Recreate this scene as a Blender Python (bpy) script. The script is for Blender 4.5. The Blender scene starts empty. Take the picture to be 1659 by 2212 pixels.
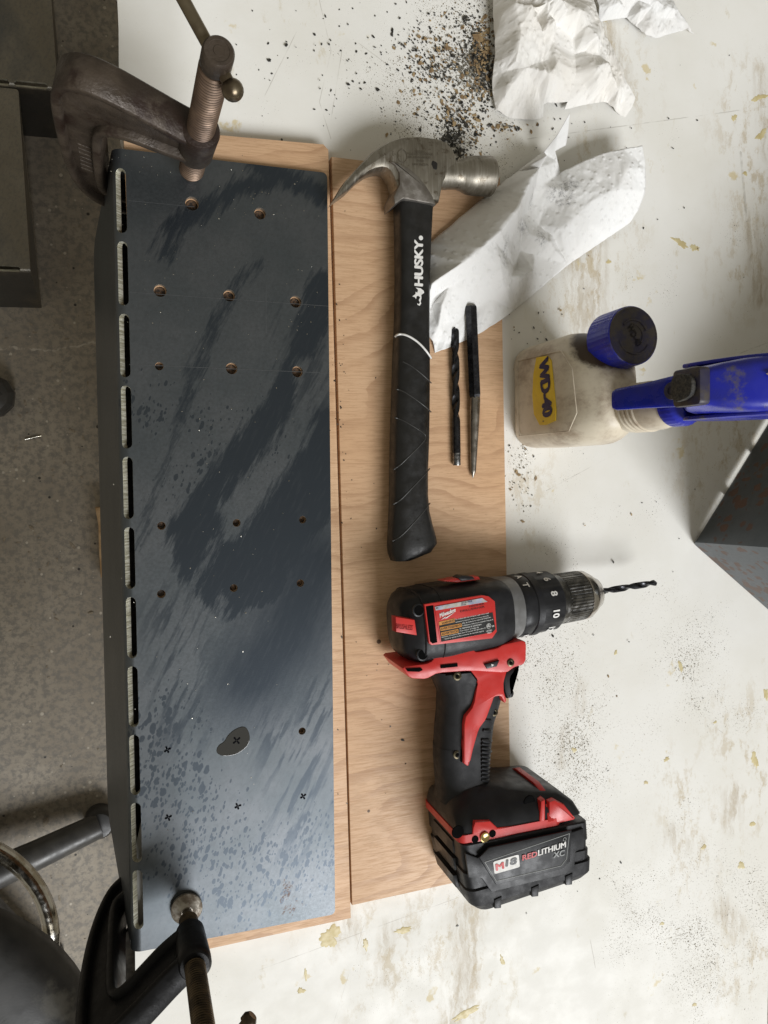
import bpy, bmesh, math, random
from mathutils import Vector, Matrix, noise
from mathutils.geometry import delaunay_2d_cdt

scene = bpy.context.scene
COL = scene.collection
random.seed(7)
rad = math.radians

# ------------------------------------------------------------------ camera, world, lights, exposure
CAM_H = 0.632                                   # lens height above the bench top (z = 0)
WM = Matrix(((0.94754462, -0.04181482, 0.3168765),
             (-0.02535263, -0.99811447, -0.05589946),
             (0.31861645, 0.04493358, -0.94681811)))   # camera axes (right, down, forward) -> world
FPX, CX, CY = 1661.2, 829.5, 1106.0             # focal length and centre on a 1659 x 2212 sheet
cam_d = bpy.data.cameras.new('camera')
cam_d.sensor_fit = 'VERTICAL'; cam_d.sensor_height = 24.0
cam_d.lens = FPX / 2212.0 * 24.0
cam_d.clip_start = 0.02; cam_d.clip_end = 60
cam = bpy.data.objects.new('camera', cam_d); COL.objects.link(cam)
r0, r1, r2 = WM.col[0], WM.col[1], WM.col[2]
cam.matrix_world = Matrix(((r0.x, -r1.x, -r2.x, 0), (r0.y, -r1.y, -r2.y, 0), (r0.z, -r1.z, -r2.z, CAM_H), (0, 0, 0, 1)))
scene.camera = cam

world = bpy.data.worlds.new('World'); scene.world = world
world.use_nodes = True
bg = world.node_tree.nodes['Background']
bg.inputs[0].default_value = (1.0, 0.925, 0.745, 1)      # warm light bounced off the shop's walls and ceiling
bg.inputs[1].default_value = 0.26

def area(name, loc, target, sx, sy, power, col):
    d = bpy.data.lights.new(name, 'AREA'); d.shape = 'RECTANGLE'; d.size = sx; d.size_y = sy
    d.energy = power; d.color = col
    o = bpy.data.objects.new(name, d); COL.objects.link(o); o.location = loc
    o.rotation_euler = (Vector(target) - Vector(loc)).to_track_quat('-Z', 'Y').to_euler()
    return o
# the open shop door: daylight from the bottom right of the picture
area('door_light', (3.5, -8.1, 8.3), (0.15, -0.1, 0.0), 6.6, 5.4, 1600, (0.965, 0.98, 1.0))

vs = scene.view_settings
vs.view_transform = 'Standard'; vs.look = 'None'; vs.exposure = 0.0; vs.gamma = 1.0; vs.use_curve_mapping = False
scene.render.resolution_x = 768; scene.render.resolution_y = 1024
scene.cycles.max_bounces = 5; scene.cycles.diffuse_bounces = 3; scene.cycles.glossy_bounces = 3

def P(px, py, z=0.0):
    """point of the sheet -> point of the shop at height z"""
    d = WM @ Vector(((px - CX) / FPX, (py - CY) / FPX, 1.0))
    t = (z - CAM_H) / d.z
    return Vector((d.x * t, d.y * t, z))
def PS(x, y, z=0.0): return P(x / 1.8228, y / 1.8228, z)
def zoomer(ox, oy, k):
    return lambda x, y, z=0.0: PS(ox + k * x, oy + k * y, z)

T = 0.012            # board thickness
TS = 0.017           # top of the steel
FLOOR = -0.84

# ------------------------------------------------------------------ object helpers
def build(name, vf, mat, root=None, parent=None, smooth=None, loc=None, recalc=False):
    """one mesh object from world-space geometry; children keep their thing's origin"""
    v, f = vf[0], vf[1]
    o0 = Vector(root.location) if root is not None else Vector(loc or (0, 0, 0))
    me = bpy.data.meshes.new(name)
    me.from_pydata([(Vector(p) - o0)[:] for p in v], [], [tuple(q) for q in f])
    me.validate()
    if recalc or len(vf) > 2 and vf[2] == 'recalc':
        bm = bmesh.new(); bm.from_mesh(me); bmesh.ops.recalc_face_normals(bm, faces=bm.faces); bm.to_mesh(me); bm.free()
    mats = mat if isinstance(mat, (list, tuple)) else [mat]
    for m in mats: me.materials.append(m)
    if len(vf) > 3:
        for p, i in zip(me.polygons, vf[3]): p.material_index = i
    if smooth is not None:
        me.polygons.foreach_set('use_smooth', [True] * len(me.polygons))
        me.set_sharp_from_angle(angle=rad(smooth))
    o = bpy.data.objects.new(name, me); COL.objects.link(o)
    if root is not None:
        o.parent = parent or root
    else:
        o.location = o0
    return o

def thing(name, label, cat, loc, group=None):
    o = bpy.data.objects.new(name, None); COL.objects.link(o)
    o.empty_display_size = 0.02; o.location = loc
    tag(o, label, cat, group); return o

def tag(o, label, cat, group=None):
    o['label'] = label; o['category'] = cat
    if group: o['group'] = group
    return o

def kind(o, k, label=None):
    o['kind'] = k
    if label: o['label'] = label
    return o

def merge(*parts):
    V, F = [], []
    for p in parts:
        n = len(V); V += list(p[0]); F += [tuple(i + n for i in q) for q in p[1]]
    return V, F

def loft(rings, cap=True, closed=True):
    n = len(rings[0]); V = [Vector(p) for r in rings for p in r]; F = []
    for i in range(len(rings) - 1):
        for j in range(n if closed else n - 1):
            k = (j + 1) % n
            F.append((i * n + j, i * n + k, (i + 1) * n + k, (i + 1) * n + j))
    if cap:
        F.append(tuple(range(n - 1, -1, -1))); F.append(tuple(range((len(rings) - 1) * n, len(rings) * n)))
    return V, F, 'recalc'

def frame_from(axis):
    a = Vector(axis).normalized()
    u = a.orthogonal().normalized(); return u, a.cross(u), a

def lathe(profile, origin, axis, n=32, cap=True, twist=None, rmod=None):
    """profile: (distance along axis, radius)"""
    u, w, a = frame_from(axis); o = Vector(origin); R = []
    for (h, r) in profile:
        ring = []
        for j in range(n):
            t = 2 * math.pi * j / n
            rr = r * (rmod(t, h) if rmod else 1)
            ring.append(o + a * h + (u * math.cos(t) + w * math.sin(t)) * rr)
        R.append(ring)
    return loft(R, cap)

def tube(path, r, n=10, cap=True):
    path = [Vector(p) for p in path]; R = []; prev = None
    for i, p in enumerate(path):
        d = (path[min(i + 1, len(path) - 1)] - path[max(i - 1, 0)]).normalized()
        if prev is None: u = d.orthogonal().normalized()
        else: u = (prev - d * prev.dot(d)).normalized()
        prev = u; w = d.cross(u); rr = r[i] if isinstance(r, (list, tuple)) else r
        R.append([p + (u * math.cos(2 * math.pi * j / n) + w * math.sin(2 * math.pi * j / n)) * rr for j in range(n)])
    return loft(R, cap)

def area2(poly):
    return 0.5 * sum(poly[i][0] * poly[(i + 1) % len(poly)][1] - poly[(i + 1) % len(poly)][0] * poly[i][1] for i in range(len(poly)))

def inset(poly, d):
    """offset a counter-clockwise polygon inwards by d (mitred)"""
    n = len(poly); out = []
    for i in range(n):
        p0, p1, p2 = Vector(poly[i - 1][:2]), Vector(poly[i][:2]), Vector(poly[(i + 1) % n][:2])
        a, b = (p1 - p0), (p2 - p1)
        if a.length < 1e-9 or b.length < 1e-9: out.append((p1.x, p1.y)); continue
        a.normalize(); b.normalize()
        na, nb = Vector((-a.y, a.x)), Vector((-b.y, b.x))
        m = na + nb
        if m.length < 1e-6: out.append((p1.x, p1.y)); continue
        m.normalize(); k = d / max(0.35, m.dot(na)); q = p1 + m * k
        out.append((q.x, q.y))
    return out

def chaikin(poly, it=2, closed=True, k=0.25):
    for _ in range(it):
        out = []; n = len(poly)
        for i in range(n if closed else n - 1):
            a, b = poly[i], poly[(i + 1) % n]
            out.append(tuple(x * (1 - k) + y * k for x, y in zip(a, b)))
            out.append(tuple(x * k + y * (1 - k) for x, y in zip(a, b)))
        if not closed: out = [tuple(poly[0])] + out + [tuple(poly[-1])]
        poly = out
    return poly

def prism(poly, z0, z1, bev=0.0, bev0=None, fmap=None, steps=2):
    """extrude polygon (a,b) from c=z0 to z1 with rounded rims; fmap maps (a,b,c) to the shop"""
    poly = [tuple(p[:2]) for p in poly]
    if area2(poly) < 0: poly = poly[::-1]
    fm = fmap or (lambda a, b, c: Vector((a, b, c)))
    bev0 = bev if bev0 is None else bev0
    rows = []
    if bev0 > 0:
        for i in range(steps):
            t = math.pi / 2 * i / steps
            rows.append((bev0 * (1 - math.sin(t)), z0 + bev0 * (1 - math.cos(t))))
        rows.append((0, z0 + bev0))
    else: rows.append((0, z0))
    if bev > 0:
        rows.append((0, z1 - bev))
        for i in range(1, steps + 1):
            t = math.pi / 2 * i / steps
            rows.append((bev * (1 - math.cos(t)), z1 - bev * (1 - math.sin(t))))
    else: rows.append((0, z1))
    R = []
    for d, c in rows:
        q = inset(poly, d) if d > 1e-9 else poly
        R.append([fm(a, b, c) for a, b in q])
    return loft(R)

def ringprism(poly, width, z0, z1, fmap=None):
    poly = [tuple(p[:2]) for p in poly]
    if area2(poly) < 0: poly = poly[::-1]
    fm = fmap or (lambda a, b, c: Vector((a, b, c)))
    q = inset(poly, width); n = len(poly); b = min(0.0012, width * 0.3)
    po, qi = inset(poly, b), inset(poly, width - b)
    rows = [(poly, z0 + b), (poly, z1 - b), (po, z1), (qi, z1), (q, z1 - b), (q, z0 + b), (qi, z0), (po, z0)]
    V = [fm(a, bb, c) for pl, c in rows for a, bb in pl]; F = []
    m = len(rows)
    for i in range(m):
        k = (i + 1) % m
        for j in range(n):
            l = (j + 1) % n
            F.append((i * n + j, i * n + l, k * n + l, k * n + j))
    return V, F, 'recalc'

def superring(cx, cz, hx, hz, e=3.0, n=32):
    out = []
    for j in range(n):
        t = 2 * math.pi * j / n; c, s = math.cos(t), math.sin(t)
        out.append((cx + hx * math.copysign(abs(c) ** (2 / e), c), cz + hz * math.copysign(abs(s) ** (2 / e), s)))
    return out

def rrect(x0, x1, y0, y1, r, k=4):
    out = []
    for cx, cy, a in ((x1 - r, y1 - r, 0), (x0 + r, y1 - r, 90), (x0 + r, y0 + r, 180), (x1 - r, y0 + r, 270)):
        for i in range(k + 1):
            t = rad(a + 90 * i / k); out.append((cx + r * math.cos(t), cy + r * math.sin(t)))
    return out

_tc = {}
def text_mesh(body, size=1.0, off=0.0, shear=0.0, extrude=0.0, space=1.0):
    c = bpy.data.curves.new('tmp', 'FONT'); c.body = body; c.size = size; c.offset = off * size
    c.shear = shear; c.extrude = extrude; c.space_character = space; c.resolution_u = 3
    o = bpy.data.objects.new('tmp', c); COL.objects.link(o)
    dg = bpy.context.evaluated_depsgraph_get(); me = o.evaluated_get(dg).to_mesh()
    V = [Vector(v.co) for v in me.vertices]; F = [tuple(p.vertices) for p in me.polygons]
    o.evaluated_get(dg).to_mesh_clear()
    bpy.data.objects.remove(o); bpy.data.curves.remove(c)
    return V, F

def fit_text(body, width, height, fmap, off=0.0, shear=0.0, thick=0.00012, space=1.0):
    """text stretched to width x height, placed by fmap(a, b, c); a runs along the line, b up the letters"""
    V, F = text_mesh(body, 1.0, 0.0, shear, 0.0, space)
    if off > .004:
        n0 = len(V); V0, F0 = V[:], F[:]; V, F = [], []
        for i_, (dx, dy) in enumerate(((-1, 0), (1, 0), (0, .6), (0, -.6), (-.7, .4), (.7, -.4), (0, 0))):
            b_ = len(V); V += [Vector((v.x + dx * off * 1.5, v.y + dy * off * 1.5, i_ * 1.0)) for v in V0]; F += [tuple(q + b_ for q in f_) for f_ in F0]
    x0, x1 = min(v.x for v in V), max(v.x for v in V); y0, y1 = min(v.y for v in V), max(v.y for v in V)
    kx, ky = width / (x1 - x0), height / max(1e-6, (y1 - y0))
    W = [fmap((v.x - x0) * kx, (v.y - y0) * ky, thick + v.z * 6e-6) for v in V]
    return W, F

def plane_map(o, ex, ey):
    o, ex, ey = Vector(o), Vector(ex).normalized(), Vector(ey)
    ey = (ey - ex * ey.dot(ex)).normalized(); ez = ex.cross(ey)
    return lambda a, b, c=0.0: o + ex * a + ey * b + ez * c

def in_poly(x, y, poly):
    c = False; n = len(poly); j = n - 1
    for i in range(n):
        xi, yi = poly[i][0], poly[i][1]; xj, yj = poly[j][0], poly[j][1]
        if (yi > y) != (yj > y) and x < (xj - xi) * (y - yi) / (yj - yi) + xi: c = not c
        j = i
    return c

# ------------------------------------------------------------------ material helpers
class NT:
    def __init__(s, name):
        s.m = bpy.data.materials.new(name); s.m.use_nodes = True
        s.n = s.m.node_tree.nodes; s.l = s.m.node_tree.links
        s.b = s.n['Principled BSDF']; s.tc = None
    def new(s, t, **kw):
        n = s.n.new(t)
        for k, v in kw.items(): setattr(n, k, v)
        return n
    def link(s, a, b): s.l.new(a, b)
    def put(s, sock, v):
        if hasattr(v, 'is_output') or isinstance(v, bpy.types.NodeSocket): s.l.new(v, sock)
        else: sock.default_value = v
    def obj(s):
        if not s.tc: s.tc = s.new('ShaderNodeTexCoord')
        return s.tc.outputs['Object']
    def mapping(s, vec, scale=(1, 1, 1), rot=(0, 0, 0), loc=(0, 0, 0)):
        n = s.new('ShaderNodeMapping'); s.link(vec, n.inputs[0])
        n.inputs['Scale'].default_value = scale; n.inputs['Rotation'].default_value = rot; n.inputs['Location'].default_value = loc
        return n.outputs[0]
    def noise(s, vec, scale, detail=3, rough=0.55, dist=0.0, color=False):
        n = s.new('ShaderNodeTexNoise'); s.link(vec, n.inputs['Vector'])
        n.inputs['Scale'].default_value = scale; n.inputs['Detail'].default_value = detail
        n.inputs['Roughness'].default_value = rough; n.inputs['Distortion'].default_value = dist
        return n.outputs['Color' if color else 'Fac']
    def voro(s, vec, scale, rand=1.0, out='Distance', feature='F1'):
        n = s.new('ShaderNodeTexVoronoi', feature=feature); s.link(vec, n.inputs['Vector'])
        n.inputs['Scale'].default_value = scale; n.inputs['Randomness'].default_value = rand
        return n
    def math(s, op, a, b=0.0, c=None, clamp=False):
        n = s.new('ShaderNodeMath', operation=op, use_clamp=clamp); s.put(n.inputs[0], a); s.put(n.inputs[1], b)
        if c is not None: s.put(n.inputs[2], c)
        return n.outputs[0]
    def vmath(s, op, a, b=None, scale=None):
        n = s.new('ShaderNodeVectorMath', operation=op); s.put(n.inputs[0], a)
        if b is not None: s.put(n.inputs[1], b)
        if scale is not None: n.inputs['Scale'].default_value = scale
        return n.outputs[0]
    def ramp(s, f, lo, hi, a=0.0, b=1.0):
        n = s.new('ShaderNodeMapRange', interpolation_type='SMOOTHSTEP'); s.put(n.inputs['Value'], f)
        n.inputs['From Min'].default_value = lo; n.inputs['From Max'].default_value = hi
        n.inputs['To Min'].default_value = a; n.inputs['To Max'].default_value = b
        return n.outputs[0]
    def mix(s, f, a, b, mode='MIX'):
        n = s.new('ShaderNodeMix', data_type='RGBA', blend_type=mode); s.put(n.inputs[0], f)
        for sock, v in ((n.inputs[6], a), (n.inputs[7], b)):
            if isinstance(v, bpy.types.NodeSocket): s.l.new(v, sock)
            else: sock.default_value = (v[0], v[1], v[2], 1)
        return n.outputs[2]
    def fmix(s, f, a, b):
        n = s.new('ShaderNodeMix', data_type='FLOAT'); s.put(n.inputs[0], f); s.put(n.inputs[2], a); s.put(n.inputs[3], b)
        return n.outputs[0]
    def bump(s, h, strength=0.3, dist=0.001, normal=None):
        n = s.new('ShaderNodeBump'); n.inputs['Strength'].default_value = strength; n.inputs['Distance'].default_value = dist
        s.link(h, n.inputs['Height'])
        if normal is not None: s.link(normal, n.inputs['Normal'])
        s.link(n.outputs[0], s.b.inputs['Normal']); return n.outputs[0]
    def set(s, **kw):
        names = dict(color='Base Color', rough='Roughness', metal='Metallic', spec='Specular IOR Level', coat='Coat Weight',
                     coatr='Coat Roughness', trans='Transmission Weight', sss='Subsurface Weight', ior='IOR', aniso='Anisotropic')
        for k, v in kw.items():
            sock = s.b.inputs[names[k]]
            if isinstance(v, bpy.types.NodeSocket): s.l.new(v, sock)
            elif k == 'color': sock.default_value = (v[0], v[1], v[2], 1)
            else: sock.default_value = v
        return s

# a node group: soft capsule mask round the segment A-B
def make_seg():
    g = bpy.data.node_groups.new('capsule_mask', 'ShaderNodeTree')
    for nm, t in (('P', 'NodeSocketVector'), ('A', 'NodeSocketVector'), ('B', 'NodeSocketVector'), ('Radius', 'NodeSocketFloat'), ('Soft', 'NodeSocketFloat')):
        g.interface.new_socket(nm, in_out='INPUT', socket_type=t)
    g.interface.new_socket('Mask', in_out='OUTPUT', socket_type='NodeSocketFloat')
    n, l = g.nodes, g.links
    gi, go = n.new('NodeGroupInput'), n.new('NodeGroupOutput')
    def vm(op, a, b):
        k = n.new('ShaderNodeVectorMath'); k.operation = op; l.new(a, k.inputs[0]); l.new(b, k.inputs[1]); return k
    def mm(op, a, b, clamp=False):
        k = n.new('ShaderNodeMath'); k.operation = op; k.use_clamp = clamp
        for s, v in ((k.inputs[0], a), (k.inputs[1], b)):
            if isinstance(v, float): s.default_value = v
            else: l.new(v, s)
        return k.outputs[0]
    pa = vm('SUBTRACT', gi.outputs['P'], gi.outputs['A']).outputs[0]
    ba = vm('SUBTRACT', gi.outputs['B'], gi.outputs['A']).outputs[0]
    h = mm('DIVIDE', vm('DOT_PRODUCT', pa, ba).outputs['Value'], vm('DOT_PRODUCT', ba, ba).outputs['Value'], True)
    sc = n.new('ShaderNodeVectorMath'); sc.operation = 'SCALE'; l.new(ba, sc.inputs[0]); l.new(h, sc.inputs['Scale'])
    d = n.new('ShaderNodeVectorMath'); d.operation = 'DISTANCE'; l.new(pa, d.inputs[0]); l.new(sc.outputs[0], d.inputs[1])
    v = mm('SUBTRACT', gi.outputs['Radius'], d.outputs['Value'])
    v = mm('ADD', mm('DIVIDE', v, gi.outputs['Soft']), 0.5, True)
    l.new(v, go.inputs[0]); return g
SEG = make_seg()

def segs(nt, pvec, strokes, soft=0.002):
    """strokes: list of (points, radius); returns the union mask"""
    acc = None
    for pts, r in strokes:
        pts = [Vector(p[:2]).to_3d() for p in pts]
        if len(pts) == 1: pts = [pts[0], pts[0] + Vector((1e-4, 0, 0))]
        for a, b in zip(pts[:-1], pts[1:]):
            k = nt.new('ShaderNodeGroup'); k.node_tree = SEG
            nt.link(pvec, k.inputs['P']); k.inputs['A'].default_value = a; k.inputs['B'].default_value = b
            k.inputs['Radius'].default_value = r; k.inputs['Soft'].default_value = soft
            acc = k.outputs[0] if acc is None else nt.math('MAXIMUM', acc, k.outputs[0])
    return acc

def flat2d(nt, vec):
    s = nt.new('ShaderNodeSeparateXYZ'); nt.link(vec, s.inputs[0])
    c = nt.new('ShaderNodeCombineXYZ'); nt.link(s.outputs[0], c.inputs[0]); nt.link(s.outputs[1], c.inputs[1])
    return c.outputs[0]

def simple(name, c1, c2=None, rough=0.5, metal=0.0, scale=60, bump=0.0, bscale=400, rvar=0.1, spec=0.5, lo=0.35, hi=0.65, dirt=None, dirt_lo=0.6, dirt_scale=35, bdist=0.0006):
    nt = NT(name); v = nt.obj(); col = c1
    if c2 is not None: col = nt.mix(nt.ramp(nt.noise(v, scale, 5), lo, hi), c1, c2)
    if dirt is not None: col = nt.mix(nt.ramp(nt.noise(nt.mapping(v, loc=(3.1, 1.7, 0.4)), dirt_scale, 6, 0.65), dirt_lo, dirt_lo + 0.12), col, dirt)
    nt.set(color=col, metal=metal, spec=spec)
    nt.set(rough=nt.ramp(nt.noise(v, scale * 1.7, 4), 0.3, 0.7, max(0.02, rough - rvar), min(1, rough + rvar)))
    if bump: nt.bump(nt.noise(v, bscale, 4), bump, bdist)
    return nt.m

# ------------------------------------------------------------------ materials of the setting
def table_mat():
    nt = NT('painted_bench'); v = nt.obj(); p = flat2d(nt, v)
    wob = nt.vmath('SCALE', nt.vmath('SUBTRACT', nt.noise(p, 55, 5, 0.7, color=True), (0.5, 0.5, 0.5)), scale=0.012)
    pw = nt.vmath('ADD', p, wob)
    col = nt.mix(nt.ramp(nt.noise(p, 9, 5, 0.6), 0.35, 0.7), (0.84, 0.828, 0.785), (0.785, 0.768, 0.71))
    # brown drip streaks along the bench
    st = nt.noise(nt.mapping(pw, scale=(120, 16, 1)), 1.0, 7, 0.75)
    q = lambda *a: P(*a)
    streaks = [([q(1010, 1985), q(1000, 2090), q(985, 2212)], .017), ([q(1300, 400), q(1290, 560), q(1285, 900)], .010),
               ([q(1230, 500), q(1250, 640), q(1260, 760)], .012), ([q(1300, 60), q(1330, 160)], .016), ([q(820, 2110)], .007), ([q(840, 2000), q(825, 2080)], .006),
               ([q(1620, 480), q(1640, 640)], .010), ([q(1560, 1960), q(1590, 2010)], .012), ([q(1585, 1720), q(1580, 1780)], .012),
               ([q(1450, 1800), q(1480, 1830)], .008), ([q(1220, 1580), q(1215, 1650)], .004), ([q(1255, 1480), q(1250, 1530)], .005),
               ([q(1640, 150), q(1655, 330)], .006), ([q(740, 1960), q(760, 2010)], .008)]
    sm = segs(nt, pw, streaks, .012)
    stains = nt.math('MULTIPLY', sm, nt.ramp(st, 0.38, 0.66))
    col = nt.mix(nt.math('MULTIPLY', stains, 0.6), col, (0.37, 0.28, 0.155))
    oc = segs(nt, pw, [([q(960, 2010), q(1000, 2150)], .045), ([q(840, 2000), q(830, 2120)], .03), ([q(720, 2000)], .02), ([q(1640, 250), q(1650, 400)], .05), ([q(1600, 600), q(1640, 480)], .03),
                       ([q(1600, 1580), q(1640, 1720)], .04), ([q(1290, 420), q(1270, 640)], .045), ([q(1310, 80), q(1340, 180)], .03), ([q(1470, 1700), q(1500, 1850)], .03), ([q(1590, 2120), q(1640, 2060)], .03), ([q(1130, 1000), q(1140, 1120)], .02), ([q(1540, 1000), q(1590, 900)], .04)], .06)
    om = nt.math('MULTIPLY', oc, nt.ramp(nt.noise(nt.mapping(pw, scale=(60, 26, 1)), 1.0, 7, 0.78), 0.50, 0.62))
    col = nt.mix(nt.math('MULTIPLY', om, 0.52), col, nt.mix(nt.noise(p, 40, 3), (0.50, 0.37, 0.14), (0.38, 0.28, 0.16)))
    # general yellow-brown blotches, thin
    bl = nt.ramp(nt.noise(nt.mapping(p, scale=(34, 15, 1)), 1.0, 7, 0.75), 0.60, 0.70)
    col = nt.mix(nt.math('MULTIPLY', bl, 0.42), col, (0.50, 0.40, 0.20))
    by = nt.math('MULTIPLY', nt.ramp(nt.noise(nt.mapping(pw, loc=(4, 2, 0)), 26, 4, 0.6), 0.66, 0.70), nt.ramp(nt.noise(p, 90, 4), 0.35, 0.6))
    col = nt.mix(nt.math('MULTIPLY', by, 0.6), col, (0.62, 0.48, 0.18))
    # fine dust and specks
    zones = segs(nt, pw, [([q(1500, 1900), q(1600, 2050)], .075), ([q(1180, 1480), q(1250, 1750)], .075), ([q(1420, 1980), q(1480, 2080)], .05),
                          ([q(980, 80), q(1000, 200), q(980, 300)], .07), ([q(1120, 1000), q(1130, 1100)], .022), ([q(1520, 1090)], .03), ([q(1470, 1380), q(1500, 1500)], .05)], .10)
    dens = nt.math('ADD', nt.math('MULTIPLY', zones, 0.20), nt.ramp(nt.noise(p, 14, 4), 0.35, 0.8, 0.02, 0.28))
    for sc, k in ((700, 0.75), (1500, 0.9), (260, 0.45)):
        vo = nt.voro(nt.vmath('ADD', p, nt.vmath('SCALE', wob, scale=0.12)), sc)
        s = nt.new('ShaderNodeSeparateColor'); nt.link(vo.outputs['Color'], s.inputs[0])
        r = nt.math('MULTIPLY', nt.math('MULTIPLY', nt.math('SUBTRACT', dens, nt.math('MULTIPLY', s.outputs[0], 1.0 if sc > 300 else 2.2)), 2.2), k)
        m = nt.ramp(nt.math('SUBTRACT', r, vo.outputs['Distance']), 0.0, 0.14)
        col = nt.mix(m, col, nt.mix(s.outputs[1], (0.10, 0.09, 0.07), (0.28, 0.23, 0.15)))
    # knife lines and hairline scratches
    L = [([q(560, 230), q(640, 70)], .0003), ([q(690, 0), q(715, 110), q(690, 220), q(715, 300)], .0003), ([q(770, 90), q(865, 160)], .0003),
         ([q(715, 260), q(740, 100)], .00035), ([q(560, 1935 + 160), q(1000, 1935)], .0003), ([q(720, 2212), q(790, 1985)], .0003), ([q(1090, 1370), q(1300, 1310)], .0003),
         ([q(1140, 300), q(1659, 230)], .0004), ([q(1190, 920), q(1659, 740)], .0004), ([q(1180, 1060), q(1330, 980)], .0003), ([q(1400, 2040), q(1500, 2010)], .0005),
         ([q(1600, 330), q(1620, 560)], .0015), ([q(1275, 2030), q(1290, 2110)], .0004)]
    sc = segs(nt, nt.vmath('ADD', p, nt.vmath('SCALE', wob, scale=0.08)), L, .0004)
    col = nt.mix(nt.math('MULTIPLY', nt.math('MULTIPLY', sc, nt.ramp(nt.noise(p, 45, 3), 0.4, 0.6)), 0.4), col, (0.25, 0.22, 0.17))
    gr = nt.ramp(nt.noise(nt.mapping(p, rot=(0, 0, 0.5), scale=(900, 18, 1)), 1.0, 3), 0.72, 0.80)
    col = nt.mix(nt.math('MULTIPLY', gr, 0.16), col, (0.4, 0.36, 0.3))
    nt.set(color=col, rough=nt.ramp(nt.noise(p, 30, 4), 0.3, 0.7, 0.42, 0.62), spec=0.4)
    nt.bump(nt.noise(p, 260, 5), 0.12, 0.0006)
    return nt.m

def floor_mat():
    nt = NT('concrete'); v = nt.obj(); p = flat2d(nt, v)
    col = nt.mix(nt.ramp(nt.noise(p, 6, 6, 0.65), 0.3, 0.7), (0.285, 0.245, 0.192), (0.375, 0.33, 0.264))
    col = nt.mix(nt.ramp(nt.noise(p, 90, 5, 0.7), 0.42, 0.62), col, (0.215, 0.195, 0.165))
    wob = nt.vmath('SCALE', nt.vmath('SUBTRACT', nt.noise(p, 25, 5, 0.7, color=True), (0.5, 0.5, 0.5)), scale=0.025)
    cr = segs(nt, nt.vmath('ADD', p, wob), [([P(-60, 745, FLOOR), P(120, 757, FLOOR), P(230, 735, FLOOR), P(330, 750, FLOOR)], .0018)], .002)
    col = nt.mix(cr, col, (0.46, 0.41, 0.34))
    vo = nt.voro(p, 95); s = nt.new('ShaderNodeSeparateColor'); nt.link(vo.outputs['Color'], s.inputs[0])
    m = nt.ramp(nt.math('SUBTRACT', nt.math('MULTIPLY', nt.math('SUBTRACT', 0.16, s.outputs[0]), 2.0), vo.outputs['Distance']), 0.0, 0.06)
    col = nt.mix(m, col, (0.50, 0.45, 0.37))
    vo2 = nt.voro(nt.mapping(p, loc=(2, 5, 0)), 70); s2 = nt.new('ShaderNodeSeparateColor'); nt.link(vo2.outputs['Color'], s2.inputs[0])
    m2 = nt.ramp(nt.math('SUBTRACT', nt.math('MULTIPLY', nt.math('SUBTRACT', 0.14, s2.outputs[0]), 1.8), vo2.outputs['Distance']), 0.0, 0.08)
    col = nt.mix(m2, col, (0.05, 0.046, 0.04))
    sc = nt.ramp(nt.noise(nt.mapping(p, rot=(0, 0, -0.9), scale=(40, 6, 1)), 1.0, 5, 0.7), 0.60, 0.70)
    col = nt.mix(nt.math('MULTIPLY', sc, 0.28), col, (0.42, 0.38, 0.33))
    nt.set(color=col, rough=0.62, spec=0.4); nt.bump(nt.noise(p, 140, 5), 0.35, 0.002)
    return nt.m

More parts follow.
